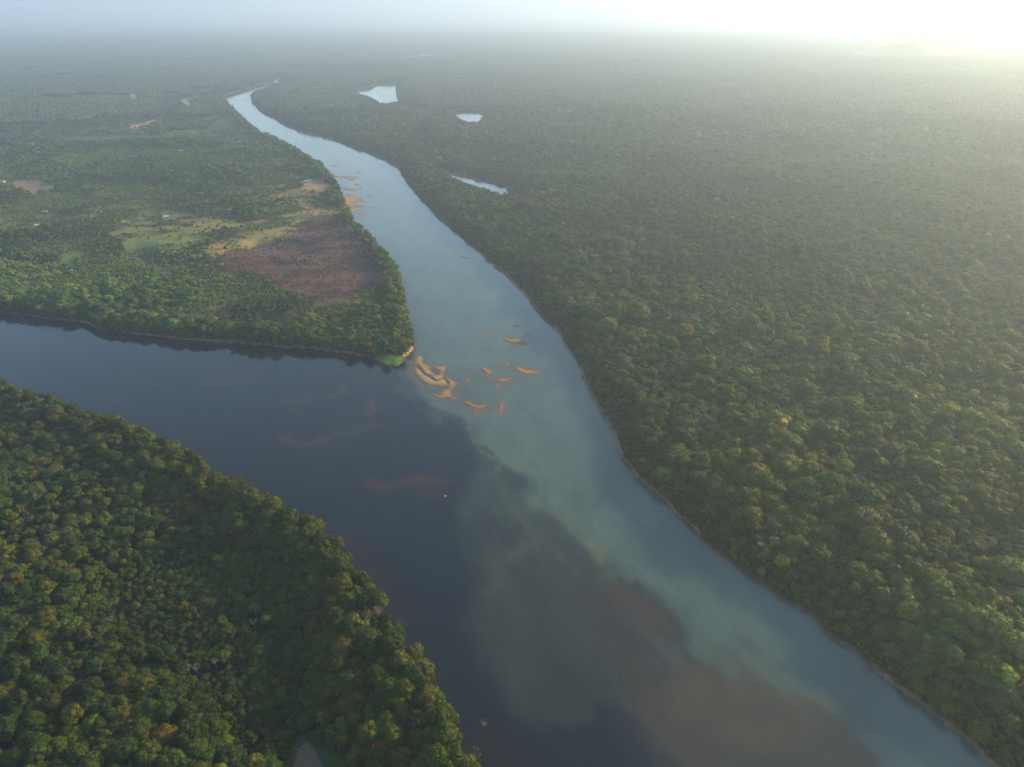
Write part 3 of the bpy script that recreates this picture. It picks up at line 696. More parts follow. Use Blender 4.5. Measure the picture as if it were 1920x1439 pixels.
big = (zn == 2) & (d > 35) & (r < 1000) & (RNG.random(n_) < .05); rad[big] *= 1.55
rad = np.where(zn == 0, np.minimum(rad, 7.6), rad); rad = np.minimum(rad, np.maximum(d*.75+2.6, 2.6))
# keep big crowns from piling on each other: height follows radius
tree_h = 7.5+rad*1.55+RNG.normal(0, 2.1, n_)
tree_h = tree_h*np.where(zn == 1, np.where(d < 30, .85, .62), 1.0)
tree_h = tree_h*(1-.50*bankC)*(1-.50*bas)*(1+.14*bankA)+(fbm(x, y, 90, 3, 97)-.5)*11*sst(10, 60, d)*np.where(zn == 2, 1, .5)
tree_h = tree_h*(1-.48*succ)*(1+.22*(zn == 1)*(1-succ)*sst(25, 60, d))+ridge*6; tree_h = tree_h*(1+.15*bankA)
farsh = (r > 1300)*(1-sst(0, 60, d)); tree_h = tree_h*(1-.22*farsh)*(1+.14*bankA)
tree_h = tree_h*(1-.3*sst(-260, -40, sdf(P0, [q[1] for q in SOILS if q[0] == 'track'][0])))
tree_h = np.maximum(tree_h, 3.0)
idx = RNG.integers(0, NV, n_)
idx[RNG.random(n_) < .05] = IDX_OPEN
pk = (RNG.random(n_) < np.where((zn == 2) & (d < 40), .10, .025)); idx[pk] = IDX_PALM
bk_ = RNG.random(n_) < .006; idx[bk_] = IDX_BARE
# colours
def colours(zn, x, y, d, bas):
    n_ = len(x); f = fbm(x, y, 160, 3, 101)
    wts = np.zeros((n_, 7))
    A_ = np.array([.32, .40, .30, .012, .02, .0, .0]); B_ = np.array([.20, .38, .26, .07, .03, .03, .015]); C_ = np.array([.28, .40, .28, .010, .03, .0, .003])
    wts[:] = C_; wts[zn == 1] = B_; wts[zn == 0] = A_
    wts[:, 0] += bas*.9; wts[:, 2] *= (.4+1.2*f); wts[:, 3] *= f*1.2
    wts /= wts.sum(1)[:, None]; cs = wts.cumsum(1); uu = RNG.random((n_, 1)); ci = (uu > cs).sum(1).clip(0, 6)
    c = PC[ci]*np.array((1.22, 1.27, 0.85))*np.exp(RNG.normal(0, .14, (n_, 1)))*(1+RNG.normal(0, .07, (n_, 3)))
    c = c*(.62+.76*f)[:, None]
    return ci, np.maximum(c, .004)
ci, tint = colours(zn, x, y, d, bas)
tint = tint*(1-succ[:, None]*.75)+np.array((.125, .158, .034))*(.7+.6*RNG.random((n_, 1)))*succ[:, None]*.75
tint[zn == 1] *= np.array((1.05, 1.30, 1.05)); tint[zn == 2] *= 1.18; tint[zn == 0] *= np.array((.84, .84, .78)); tint *= (1-.22*(zn == 2)*(1-sst(15, 45, d)))[:, None]  # last factor: shade of the right river slope put into the crown tint
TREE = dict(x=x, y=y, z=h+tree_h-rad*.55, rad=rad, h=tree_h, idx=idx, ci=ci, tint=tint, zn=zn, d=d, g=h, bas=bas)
sx = rad*RNG.uniform(.9, 1.12, n_); sy = rad*RNG.uniform(.9, 1.12, n_); sz = rad*RNG.uniform(.82, 1.1, n_)
m = idx == IDX_PALM; sx[m] = sy[m] = sz[m] = np.clip(rad[m]*.75, 3, 4.6)
TREE['s'] = np.stack([sx, sy, sz], 1); TREE['rot'] = np.stack([RNG.normal(0, .06, n_), RNG.normal(0, .06, n_), RNG.uniform(0, 6.28, n_)], 1)

# ---- hand-placed, singled-out trees (pixel, height of crown centre, radius, kind, tint, label)
CEN_T = 17.0
NAMED = [
 (756,1330,20,6.6,2,'gold','tree','golden-leaved crown just above the bleached bare pair on the near left bank'),
 (794,1252,19,6.2,0,'bright','tree','brightest lime green crown at the water edge of the near left bank'),
 (477,1140,12,4.2,5,'bright','tree','bright green round crown beside the pale grey tree in the dark hollow'),
 (498,1162,12,3.6,5,'bright','tree','small lime crown just right of the bleached tree in the dark hollow'),
 (1662,1028,24,7.0,4,'bright','tree','vivid yellow-green crown on the sunlit side of the large emergent, right bank'),
 (1620,977,27,15.0,1,'olive','tree','largest pale olive emergent crown rising over the right bank forest'),
 (1700,1053,23,6.2,2,'bright','tree','yellow-topped rounded crown below the vivid yellow-green one, right bank'),
 (1642,1093,22,6.6,5,'bright','tree','bright yellow-green flat crown nearest the shaded river slope, right bank'),
 (1600,1073,21,6.0,0,'olive','tree','olive crown paired with the bright flat crown above the shaded river slope'),
 (1827,1203,22,7.0,3,'bright','tree','light green crown standing alone among darker crowns near the lower right edge'),
 (1414,985,20,6.0,2,'gold','tree','golden brown crown near the bend of the right bank'),
 (1676,1072,22,6.5,6,'grey','tree','greyish dome crown between two yellow-green crowns, right bank'),
 (1575,1150,10,5.0,IDX_PALM,'mid','palm','star-shaped palm in the shaded slope above the right shore'),
 (1813,1275,12,5.0,IDX_PALM,'mid','palm','star-shaped palm near the thin beach at the lower right'),
 (1505,1055,10,4.6,IDX_PALM,'mid','palm','lone palm low on the right bank where the beach bends'),
 (784,1385,19,7.4,7,'mid','tree','broad rounded green crown directly below the bleached bare pair'),
 (750,1420,19,7.6,3,'olive','tree','wide olive dome crown at the bottom edge beside the pond'),
 (672,1222,18,6.2,4,'bright','tree','yellowish tall crown at the right edge of the dark hollow'),
 (690,1252,18,6.2,1,'grey','tree','grey-brown crown in the second row from the near left bank'),
 (680,1160,18,6.0,0,'grey','tree','brownish grey crown among yellow-green ones by the near left bank'),
 (348,850,18,6.0,2,'grey','tree','pale brownish crown on the skyline of the near left bank'),
 (470,925,19,7.2,4,'grey','tree','large grey-olive crown leaning over the dark river'),
 (30,1230,15,6.5,1,'olive','tree','pale brown-topped crown at the left edge of the near forest'),
 (70,1330,17,7.0,6,'bright','tree','yellow-green crown at the lower left, brightest in its clump'),
 (145,1380,17,6.8,0,'bright','tree','yellow-green spreading crown right of the brightest lower left clump'),
 (310,1380,17,8.0,3,'gold','tree','broad golden olive crown at the bottom edge of the near forest'),
]
BARE_T = [
 (748,1360,18,5.6,0,'left tree of the bleached leafless pair by the near left bank'),
 (775,1353,18,5.4,1,'right tree of the bleached leafless pair by the near left bank'),
 (642,1316,15,4.0,2,'single bleached pinkish tree on the edge of the dark hollow above the pond'),
 (475,1166,11,3.6,1,'pale grey bare tree next to the bright green crowns in the dark hollow'),
 (403,1240,10,3.6,2,'pale bare tree in the middle of the dark hollow, right one of two'),
 (368,1252,10,3.8,0,'pale bare tree in the middle of the dark hollow, left one of two'),
 (105,1032,15,3.4,1,'small bleached tree high in the near forest toward the left edge'),
 (15,1272,14,4.0,2,'bleached tree at the left picture edge of the near forest'),
 (709,1384,15,3.8,0,'grey bare tree just below and left of the bleached pair'),
 (1805,1018,20,3.6,1,'pale bare treetop on the ridge of the right bank forest'),
]
ex = np.array([[*P(a[0], a[1], a[2]+3), a[3]] for a in NAMED]+[[*P(a[0], a[1], a[2]+3), a[3]*1.25] for a in BARE_T])
rm = np.zeros(n_, bool)
for q in ex: rm |= np.hypot(TREE['x']-q[0], TREE['y']-q[1]) < q[2]*.95+1.5
# in front of bare trees keep the crowns low
for key in list(TREE): TREE[key] = TREE[key][~rm]

# ---- the ~270 that show largest become trees of their own
px, py, dp = project(TREE['x'], TREE['y'], TREE['z'])
vis = (px > 5) & (px < 1915) & (py > 0) & (py < 1436)
treelike = (TREE['idx'] <= IDX_OPEN)
score = np.where(vis & treelike, TREE['rad']/dp, 0)
order = np.argsort(-score)[:300-sum(1 for a in NAMED if a[6] == 'tree')]
sel = np.zeros(len(px), bool); sel[order] = True
def place_tree(name, crown_me, trunk_me, loc, rot, scl, tint, label, cat, group, crown_name='crown'):
    e = bpy.data.objects.new(name, None); COL.objects.link(e); e.location = loc; e.rotation_euler = rot
    e.empty_display_size = 1
    tag(e, label, cat, group)
    c = obj(crown_name, crown_me, e); t = obj('trunk', trunk_me, e)
    c.location = (0, 0, 0); c.scale = scl; t.scale = scl
    c['tint'] = [float(v) for v in tint]; t['tint'] = [float(v) for v in tint]
    return e
LOOK = {'deep': 'dark green', 'mid': 'mid green', 'olive': 'olive green', 'bright': 'bright yellow-green', 'grey': 'grey-green', 'rust': 'rusty brown', 'gold': 'golden'}
def shape_word(i): return {0: 'rounded', 1: 'lumpy', 2: 'domed', 3: 'broad flat', 4: 'rounded', 5: 'lumpy', 6: 'tall domed', 7: 'broad flat', 8: 'lumpy', 9: 'rounded', 10: 'domed', 11: 'broad flat', 12: 'feathery open'}[int(i)]
MARKS = [(752,1335,'the golden crown by the bleached pair'),(794,1252,'the brightest lime crown'),(762,1358,'the bleached leafless pair'),(642,1316,'the single bleached tree'),
 (487,1150,'the lime crowns in the hollow'),(385,1246,'the two bare hollow trees'),(15,1272,'the bleached picture-edge tree'),(105,1032,'the small high bleached tree'),
 (1662,1028,'the vivid yellow-green crown'),(1620,977,'the largest olive emergent'),(1642,1093,'the bright flat right-bank crown'),(1827,1203,'the lone light green crown'),
 (1414,985,'the golden brown bend crown'),(1535,1120,'the river-slope palm'),(575,1400,'the brown pond'),(752,1170,'the highest umbrella-topped tree'),
 (781,1214,'the middle umbrella-topped tree'),(893,1415,'the lowest umbrella-topped tree'),(348,850,'the pale brownish skyline crown'),(470,925,'the large grey-olive skyline crown'),
 (30,1230,'the pale brown-topped edge crown'),(70,1330,'the brightest lower left clump'),(310,1380,'the broad golden olive crown'),(5,730,'the knoll at the left edge'),(290,1270,'the green glade'),
 (1840,1400,'the lower right beach'),(1240,930,'the pale beach at the bank notch'),(180,1120,'the dark hollow\'s left rim'),(200,950,'the upper left forest'),(1800,900,'the far right slope')]
ORD = ['nearest', 'second', 'third', 'fourth', 'fifth', 'sixth', 'seventh', 'eighth', 'ninth', 'tenth', 'eleventh', 'twelfth', 'thirteenth', 'fourteenth', 'fifteenth', 'sixteenth', 'seventeenth', 'eighteenth', 'nineteenth', 'twentieth', 'twenty-first', 'twenty-second', 'twenty-third', 'twenty-fourth', 'twenty-fifth', 'twenty-sixth', 'twenty-seventh', 'twenty-eighth', 'farthest']
rank = {}; seen = {}; LABELS = {}
ds_ = []
for q in order:
    best = min(MARKS, key=lambda m_: math.hypot(px[q]-m_[0], py[q]-m_[1])); dx_, dy_ = px[q]-best[0], py[q]-best[1]
    side = ('right of' if dx_ > 0 else 'left of') if abs(dx_) > abs(dy_) else ('below' if dy_ > 0 else 'above')
    ds_.append((math.hypot(dx_, dy_), q, best[2], side))
for dist_, q, mk, side in sorted(ds_):
    k_ = rank.get((mk, side), 0); rank[(mk, side)] = k_+1
    sz_ = 'small' if TREE['rad'][q] < 4.6 else 'large' if TREE['rad'][q] > 7 else 'mid-sized'
    LABELS[q] = '%s %s %s tree, %s %s %s' % (sz_, LOOK[PN[int(TREE['ci'][q])]], shape_word(TREE['idx'][q]), ORD[min(k_, 28)], side, mk)
for q in order:
    i_ = int(TREE['idx'][q])
    place_tree('rainforest_tree', CROWNS[i_], TRUNKS[i_], (TREE['x'][q], TREE['y'][q], TREE['z'][q]), TREE['rot'][q], TREE['s'][q], TREE['tint'][q], LABELS[q], 'tree',
        'rainforest trees of the near left bank' if TREE['zn'][q] == 0 else 'rainforest trees of the right bank')
for a in NAMED:
    X, Y = P(a[0], a[1], a[2]); rr_ = a[3]; c = np.array(PAL[a[5]])*(.72 if a[5] == 'bright' else .95)
    if a[6] == 'palm': place_tree('palm_tree', PALM_CROWN, PALM_TRUNK, (X, Y, a[2]), (0, 0, random.uniform(0, 6)), (rr_, rr_, rr_), np.array((.055, .085, .04)), a[7], 'palm', 'palms of the right bank', 'fronds')
    else: place_tree('rainforest_tree', CROWNS[a[4]], TRUNKS[a[4]], (X, Y, a[2]), (0, 0, random.uniform(0, 6)), (rr_, rr_, rr_*.9), c, a[7], 'tree', 'rainforest trees of the near left bank' if a[0] < 900 else 'rainforest trees of the right bank')
for a in BARE_T:
    X, Y = P(a[0], a[1], a[2]); s_ = a[3]
    place_tree('bare_tree', BARE[a[4]][1], BARE[a[4]][0], (X, Y, a[2]), (0, 0, random.uniform(0, 6)), (s_, s_, s_), (.4, .4, .4), a[5], 'bare tree', 'bleached bare trees', 'branches')
# slender trees leaning out over the water
def slender(px_, py_, zc, label, seed):
    rng = np.random.default_rng(seed); X, Y = P(px_, py_, zc)
    e = bpy.data.objects.new('slender_tree', None); COL.objects.link(e); e.location = (X-5, Y, 0.6); tag(e, label, 'slender tree', 'slender trees leaning over the dark river')
    Tk = Acc(); top = np.array([4.5, 0, zc-2.5]); mid = np.array([1.5, 0, (zc-2.5)*.5])
    Tk.add(*tube((0, 0, 0), mid, .28, .20, 6)); Tk.add(*tube(mid, top, .20, .13, 6))
    Cr = Acc()
    for q in range(6):
        t = q*1.05+rng.uniform(-.3, .3); L = rng.uniform(2.0, 3.8); c = top+np.array([math.cos(t)*L, math.sin(t)*L, rng.uniform(1.0, 3.2)])
        Tk.add(*tube(top, c, .10, .05, 4))
        dd = rng.normal(0, 1, (60, 3)); dd[:, 2] = np.abs(dd[:, 2])*.5; dd /= np.linalg.norm(dd, axis=1)[:, None]
        Cr.add(*leaf_tris(c+dd*rng.uniform(.3, 1.0, 60)[:, None]*np.array([1, 1, .5]), dd, .42, rng))
    obj('trunk', Tk.mesh('trunk', [M_BARK]), e); cr = obj('crown', Cr.mesh('crown', [M_FOL]), e); cr['tint'] = [.11, .13, .03]
slender(752,1170,19,'thin umbrella-topped tree leaning out, highest of the three over the dark river',1)
slender(781,1214,18,'thin umbrella-topped tree leaning out, middle of the three over the dark river',2)
slender(893,1415,17,'thin umbrella-topped tree leaning out near the bottom edge, lowest of three',3)

# ---- everything else: one forest
S = ~sel
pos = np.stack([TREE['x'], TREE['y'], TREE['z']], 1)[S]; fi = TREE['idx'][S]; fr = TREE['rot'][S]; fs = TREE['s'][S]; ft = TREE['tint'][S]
# undergrowth: bushes along every shore, filling the forest edge
x2, y2 = jgrid(3.6, 1900); P2 = np.stack([x2, y2], 1)
pre = np.ones(len(x2), bool); dd = -sdf(P2, river); pre = (dd > -3) & (dd < 50); P2 = P2[pre]; x2, y2 = P2.T
d2 = shore(P2); z2 = zone(P2); kk = (d2 > .6) & (d2 < np.where(z2 == 2, 44, 22)) & (RNG.random(len(d2)) < soil_keep(P2)); P2, d2, z2 = P2[kk], d2[kk], z2[kk]; x2, y2 = P2.T
r2 = RNG.uniform(1.6, 3.1, len(x2))*(.6+.4*sst(0, 8, d2)); h2 = relief(P2, d2, z2)
c2, t2 = colours(z2, x2, y2, d2, np.full(len(x2), .35))
pos = np.concatenate([pos, np.stack([x2, y2, h2+r2*.45+d2*.12*RNG.random(len(x2))], 1)]); fi = np.concatenate([fi, IDX_BUSH+RNG.integers(0, 2, len(x2))])
fr = np.concatenate([fr, np.stack([x2*0, x2*0, RNG.uniform(0, 6.28, len(x2))], 1)]); fs = np.concatenate([fs, np.stack([r2, r2, r2*1.1], 1)]); ft = np.concatenate([ft, t2])
# far canopy
s_ = 88.0; xs = np.arange(-13000, 13000, s_); ys = np.arange(1500, 15000, s_); X, Y = np.meshgrid(xs, ys); x3, y3 = X.ravel(), Y.ravel()
r3 = np.hypot(x3, y3); kk = (r3 > RF+20) & (r3 < 14500) & in_view(x3, y3, 10, 200); x3, y3 = x3[kk], y3[kk]; P3 = np.stack([x3, y3], 1)
d3 = shore(P3); z3 = zone(P3); g3 = soil_keep(P3); dn3 = fbm(x3, y3, 420, 3, 121)
trk = [q[1] for q in SOILS if q[0] in ('track', 'far_clear')]
kk = (d3 > 48) & (g3 > .5) & (sdf(P3, trk[0]) < -52) & (sdf(P3, trk[1]) < -52) & ((z3 != 1) | (dn3 > .27)); P3, d3, z3 = P3[kk], d3[kk], z3[kk]; x3, y3 = P3.T; n3 = len(x3)
h3 = relief(P3, d3, z3)
f3 = fbm(x3, y3, 700, 4, 131); base3 = np.where((z3 == 1)[:, None], (.062, .086, .019), (.050, .070, .015))*(.75+.6*f3)[:, None]*np.exp(RNG.normal(0, .10, (n3, 1)))
pos = np.concatenate([pos, np.stack([x3, y3, h3-1.0+(f3-.5)*8], 1)]); fi = np.concatenate([fi, IDX_PATCH+RNG.integers(0, 4, n3)])
fr = np.concatenate([fr, np.stack([x3*0, x3*0, RNG.integers(0, 4, n3)*math.pi/2+RNG.normal(0, .08, n3)], 1)]); fs = np.concatenate([fs, np.ones((n3, 3))*np.array([1, 1, 1])]); ft = np.concatenate([ft, base3])
# single trees along far shores
x4, y4 = jgrid(9.0, 7000, RF); P4 = np.stack([x4, y4], 1); near = np.zeros(len(x4), bool)
for pg in [river]+LAKES[:3]:
    lo = pg.min(0)-110; hi = pg.max(0)+110; near |= ((P4 > lo) & (P4 < hi)).all(1)
for pg in trk: lo = pg.min(0)-60; hi = pg.max(0)+60; near |= ((P4 > lo) & (P4 < hi)).all(1)
P4 = P4[near]; d4 = shore(P4); kk = (d4 > 1) & ((d4 < 100) | (sdf(P4, trk[0]) > -56) | (sdf(P4, trk[1]) > -56)); P4, d4 = P4[kk], d4[kk]; z4 = zone(P4); kk = RNG.random(len(d4)) < soil_keep(P4); P4, d4, z4 = P4[kk], d4[kk], z4[kk]; n4 = len(d4)
r4 = RNG.uniform(4.8, 7.4, n4); h4 = relief(P4, d4, z4); c4, t4 = colours(z4, P4[:, 0], P4[:, 1], d4, np.zeros(n4))
pos = np.concatenate([pos, np.stack([P4[:, 0], P4[:, 1], h4+13+RNG.normal(0, 1.5, n4)-4*(1-sst(0, 20, d4))], 1)]); fi = np.concatenate([fi, RNG.integers(0, NV, n4)])
fr = np.concatenate([fr, np.stack([d4*0, d4*0, RNG.uniform(0, 6.28, n4)], 1)]); fs = np.concatenate([fs, np.stack([r4, r4, r4], 1)]); ft = np.concatenate([ft, t4])
print('forest instances', len(pos), 'patches', n3, 'near', n_)
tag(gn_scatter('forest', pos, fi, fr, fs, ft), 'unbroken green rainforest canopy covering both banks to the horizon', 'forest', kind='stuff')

# ---- scrub of the peninsula clearings, and rust-coloured burnt regrowth
x5, y5 = jgrid(5.2, 2700, 500); P5 = np.stack([x5, y5], 1); z5 = zone(P5); kk = z5 == 1; P5, z5 = P5[kk], z5[kk]; d5 = shore(P5)
burn_pg = [s for s in SOILS if s[0] == 'burn'][0][1]
nf = fbm(P5[:, 0], P5[:, 1]*1.6, 40, 4, 141); kpb = soil_keep(P5); inb = sdf(P5, burn_pg) > 2
fieldlike = (kpb < .5) & ~inb
kk = (d5 > 6) & np.where(inb, RNG.random(len(d5)) < .15+.75*sst(.42, .6, nf), np.where(fieldlike, RNG.random(len(d5)) < .04+.85*sst(.50, .60, nf), RNG.random(len(d5)) < .85*sst(.32, .55, nf)+.15))
for nm in ('track', 'bare', 'house', 'meadow', 'tip', 'greenbank', 'gap3'):
    pg = [s for s in SOILS if s[0] == nm][0][1]; kk &= sdf(P5, pg) < 0
P5, z5, d5, inb, nf = P5[kk], z5[kk], d5[kk], inb[kk], nf[kk]; h5 = relief(P5, d5, z5); n5 = len(d5)
r5 = RNG.uniform(1.3, 3.0, n5); c5, t5 = colours(z5, P5[:, 0], P5[:, 1], d5, np.zeros(n5)); t5 = t5*1.5
for name, mk, lab in (('scrub', ~inb, 'low green scrub and young trees between the clearings of the peninsula'), ('burnt_scrub', inb, 'rust brown burnt scrub covering the purple-brown clearing')):
    nn = mk.sum(); t_ = t5[mk]
    rr_ = r5[mk]
    if name == 'burnt_scrub':
        q = RNG.random((nn, 1)); q2 = sst(.4, .65, fbm(P5[mk, 0], P5[mk, 1], 55, 3, 143))[:, None]
        t_ = np.array((.105, .058, .044))*(1-q2)+np.array((.23, .105, .045))*q2; t_ = t_*(.5+1.0*q); rr_ = rr_*.8
    tag(gn_scatter(name, np.stack([P5[mk, 0], P5[mk, 1], h5[mk]+rr_*.35], 1), IDX_BUSH+RNG.integers(0, 2, nn), np.stack([np.zeros(nn), np.zeros(nn), RNG.uniform(0, 6.28, nn)], 1), np.stack([rr_, rr_, rr_], 1), t_), lab, 'scrub', kind='stuff')
print('scrub', n5)

# ------------------------------------------------------------------ hills on the horizon
def hillmat():
    m, n, o = newmat('wooded_hill'); geo = N(n, 'ShaderNodeNewGeometry')
    t = noise_tex(n, 0.01, 6, .65, geo.outputs['Position']); c = mixc(n, t.outputs['Fac'], (.025, .04, .014), (.06, .08, .025))
    b = N(n, 'ShaderNodeBsdfPrincipled'); n.links.new(c, b.inputs['Base Color']); b.inputs['Roughness'].default_value = .9
    n.links.new(b.outputs[0], o.inputs[0]); return m
M_HILL = hillmat()
def hill(name, cx, cy, rx, ry, hfun, label, nx=90, ny=50):
    u = np.linspace(-1, 1, nx); v = np.linspace(-1, 1, ny); U, V_ = np.meshgrid(u, v); x_ = cx+U*rx; y_ = cy+V_*ry
    rough = .75+.5*fbm(x_, y_, rx*.25, 5, 151)
    z_ = hfun(U)*np.clip(1-V_**2, 0, 1)**1.2*rough-4
    Vt = np.stack([x_.ravel(), y_.ravel(), z_.ravel()], 1); i_ = np.arange(ny-1)[:, None]*nx+np.arange(nx-1)[None]
    f_ = np.stack([i_.ravel(), i_.ravel()+1, i_.ravel()+nx+1, i_.ravel()+nx], 1)
    o_ = obj(name, mesh_np(name, Vt, f_, [M_HILL], smooth=True)); tag(o_, label, kind='structure')
cx, cy = P(1708, 106); hill('hill', cx, cy, 900, 420, lambda U: 118*np.exp(-(U/.33)**2)+30*np.exp(-((U+.35)/.35)**2)+2, 'low wooded hill standing alone in the haze')
def mtn(U):
    return 390*np.clip(1-np.abs(U+.42)/.55, 0, 1)**.7+500*np.exp(-((U+.05)/.2)**2)*.9+470*np.exp(-((U-.55)/.25)**2)
sx_ = (1735-960)/FPX; D = 10000; hill('mountain', sx_*D/cp*cp*1.12, D, 1900, 900, mtn, 'faint table mountain range lost in the bright haze', 140, 40)

# ------------------------------------------------------------------ sandbars
SLITS = [poly(cropa([(250,755),(330,850),(400,885),(440,920),(470,930),(540,905)])), poly(cropa([(548,885),(575,925),(600,955)]))]
for k_, (pts, lab, grp) in enumerate(BARS):
    pg = poly(pts); lo, hi = pg.min(0)-3, pg.max(0)+3; size = hi-lo
    st = max(0.7, math.sqrt(size[0]*size[1]/(9000 if k_ in (0, 17, 22) else 1600)))
    X, Y = np.meshgrid(np.arange(lo[0], hi[0]+st, st), np.arange(lo[1], hi[1]+st, st)); Q = np.stack([X.ravel(), Y.ravel()], 1)
    wob = np.clip(math.sqrt(size[0]*size[1])*.035, .3, 2.6)
    s1 = sdf(Q, pg)+(fbm(Q[:, 0], Q[:, 1], 7, 4, 161)-.5)*wob*2.4+.15*wob
    zz = np.where(s1 > 0, np.minimum(s1*.13, .40)+.35*sst(2, 9, s1)+(fbm(Q[:, 0]*.5, Q[:, 1]*1.6, 12, 4, 163)-.38)*1.15*sst(0, 5, s1), np.maximum(s1*.3, -1.2))
    if k_ == 0:
        for sl_ in SLITS: zz = zz-1.9*np.exp(-(linedist(Q, sl_)/1.6)**2)
    ny_, nx_ = X.shape; i_ = (np.arange(ny_-1)[:, None]*nx_+np.arange(nx_-1)[None]).ravel(); f_ = np.stack([i_, i_+1, i_+nx_+1, i_+nx_], 1)
    f_ = f_[(s1[f_] > -2.5).any(1)]; us = np.unique(f_); rmp = np.zeros(len(Q), int); rmp[us] = np.arange(len(us))
    ctr = pg.mean(0); vv = np.stack([Q[us, 0]-ctr[0], Q[us, 1]-ctr[1], zz[us]], 1)
    o_ = obj('sandbar', mesh_np('sandbar', vv, rmp[f_], [M_SAND], smooth=True)); o_.location = (ctr[0], ctr[1], 0.0)
    tag(o_, lab, 'sandbar', grp)

# pale eroded cliff at the point
def cliff():
    pg = np.array([P(*p) for p in [(741,668),(752,662),(762,656),(770,650),(777,646),(779,650),(773,659),(765,667),(757,675),(748,680)]])
    V_, F_ = [], []; c = pg.mean(0)
    n = 40; idx_ = np.linspace(0, len(pg)-1, n); top = np.stack([np.interp(idx_, np.arange(len(pg)), pg[:, 0]), np.interp(idx_, np.arange(len(pg)), pg[:, 1])], 1)
    lv = 6
    for l in range(lv):
        for q in range(n):
            p = c+(top[q]-c)*(1.02-.15*l+.16*mnoise.noise(Vector((q*.7, l*1.3, 2)))); V_.append((p[0], p[1], -.6+l*.8+.3*mnoise.noise(Vector((q, l, 5)))))
    for l in range(lv-1):
        for q in range(n): F_.append((l*n+q, l*n+(q+1) % n, (l+1)*n+(q+1) % n, (l+1)*n+q))
    F_.append(tuple((lv-1)*n+q for q in range(n)))
    tag(obj('cliff', mesh_np('cliff', V_, F_, [M_ROCK])), 'pale eroded earth cliff on the tip of the peninsula', kind='structure')
cliff()
# pond
pc = POND.mean(0); mp_, n, o = newmat('pond_water'); b = N(n, 'ShaderNodeBsdfPrincipled'); geo = N(n, 'ShaderNodeNewGeometry')
t = noise_tex(n, .15, 4, .6, geo.outputs['Position']); n.links.new(mixc(n, t.outputs['Fac'], (.10, .07, .035), (.15, .11, .055)), b.inputs['Base Color'])
b.inputs['Roughness'].default_value = .12; b.inputs['IOR'].default_value = 1.333; n.links.new(b.outputs[0], o.inputs[0])
rim = [(p[0], p[1]) for p in (pc+(POND-pc)*1.0)]; mud = [(p[0], p[1]) for p in (pc+(POND-pc)*1.35)]
ph_ = relief(POND, np.full(len(POND), 100.), np.zeros(len(POND), int)).max()+.25
M_MUD = simple_mat('mud', (.035, .034, .028), (.06, .056, .048), .6, .6)
k_ = len(rim)
mv = [(a, b_, ph_) for a, b_ in rim]+[(a, b_, ph_-.5) for a, b_ in mud]
tag(obj('mud_rim', mesh_np('mud_rim', mv, [(q, (q+1) % k_, k_+(q+1) % k_, k_+q) for q in range(k_)], [M_MUD])), 'grey mud rim round the pond', kind='structure')
tag(obj('pond', mesh_np('pond', [(a, b_, ph_-.03) for a, b_ in rim], [tuple(range(k_))], [mp_])), 'small brown pond at the bottom edge of the near forest', kind='structure')
lx, ly = P(567, 1418); lg = Acc(); lg.add(*tube((-5, 2.2, .3), (0, 0, .55), .22, .2, 7)); lg.add(*tube((0, 0, .55), (4.2, -1.6, .4), .2, .12, 7)); lg.add(*tube((1, -.3, .5), (2.2, 1.4, 1.0), .09, .04, 5)); lg.add(*tube((-2, .9, .4), (-2.6, 2.6, 1.1), .09, .04, 5))
o_ = obj('fallen_log', lg.mesh('fallen_log', [M_DEAD])); o_.location = (lx, ly, ph_); tag(o_, 'pale fallen log lying across the corner of the brown pond', 'fallen log')
# snag of branches in the dark river
sx0, sy0 = P(908, 1357); sn = Acc(); rng = np.random.default_rng(4)
for q in range(16):
    t = rng.uniform(0, 6.28); L = rng.uniform(1.2, 3.4); p1 = np.array([math.cos(t)*L, math.sin(t)*L*.8, rng.uniform(.3, 1.5)])
    sn.add(*tube((rng.uniform(-.6, .6), rng.uniform(-.6, .6), -.4), p1, .14, .06, 5))
    for _ in range(2): sn.add(*tube(p1*.8, p1+rng.normal(0, .7, 3)*[1, 1, .5], .05, .02, 4))
o_ = obj('snag', sn.mesh('snag', [M_DEAD])); o_.location = (sx0, sy0, 0); tag(o_, 'tangle of pale dead branches sticking out of the dark river', 'snag')
# small boat
def boat(px_, py_, L, label, yaw):
    X, Y = P(px_, py_); e = bpy.data.objects.new('boat', None); COL.objects.link(e); e.location = (X, Y, 0); e.rotation_euler = (0, 0, yaw); tag(e, label, 'boat')
    st = np.linspace(-1, 1, 9); V_ = []; 
    for s in st:
        wd = .8*(1-max(0, s)**2.2)*(1 if s > -.9 else .9)+.03; x_ = s*L/2
        V_ += [(x_, -wd, .55+.2*max(0, s)), (x_, -wd*.7, -.15), (x_, wd*.7, -.15), (x_, wd, .55+.2*max(0, s))]
    F_ = [(i*4+j, i*4+4+j, i*4+5+j, i*4+1+j) for i in range(8) for j in range(3)]+[(0, 1, 2, 3)]
    obj('hull', mesh_np('hull', V_, F_, [M_WHITE]), e)
    for s in (-.4, .15):
        v, f = tube((s*L/2, -.7, .35), (s*L/2, .7, .35), .16, .16, 4); obj('bench', mesh_np('bench', v, f, [M_ROCK]), e)
boat(835,931,2.2,'tiny white boat alone on the dark water',.5)
boat(404,637,4.0,'pale canoe drawn up on the green shore of the peninsula',1.4)

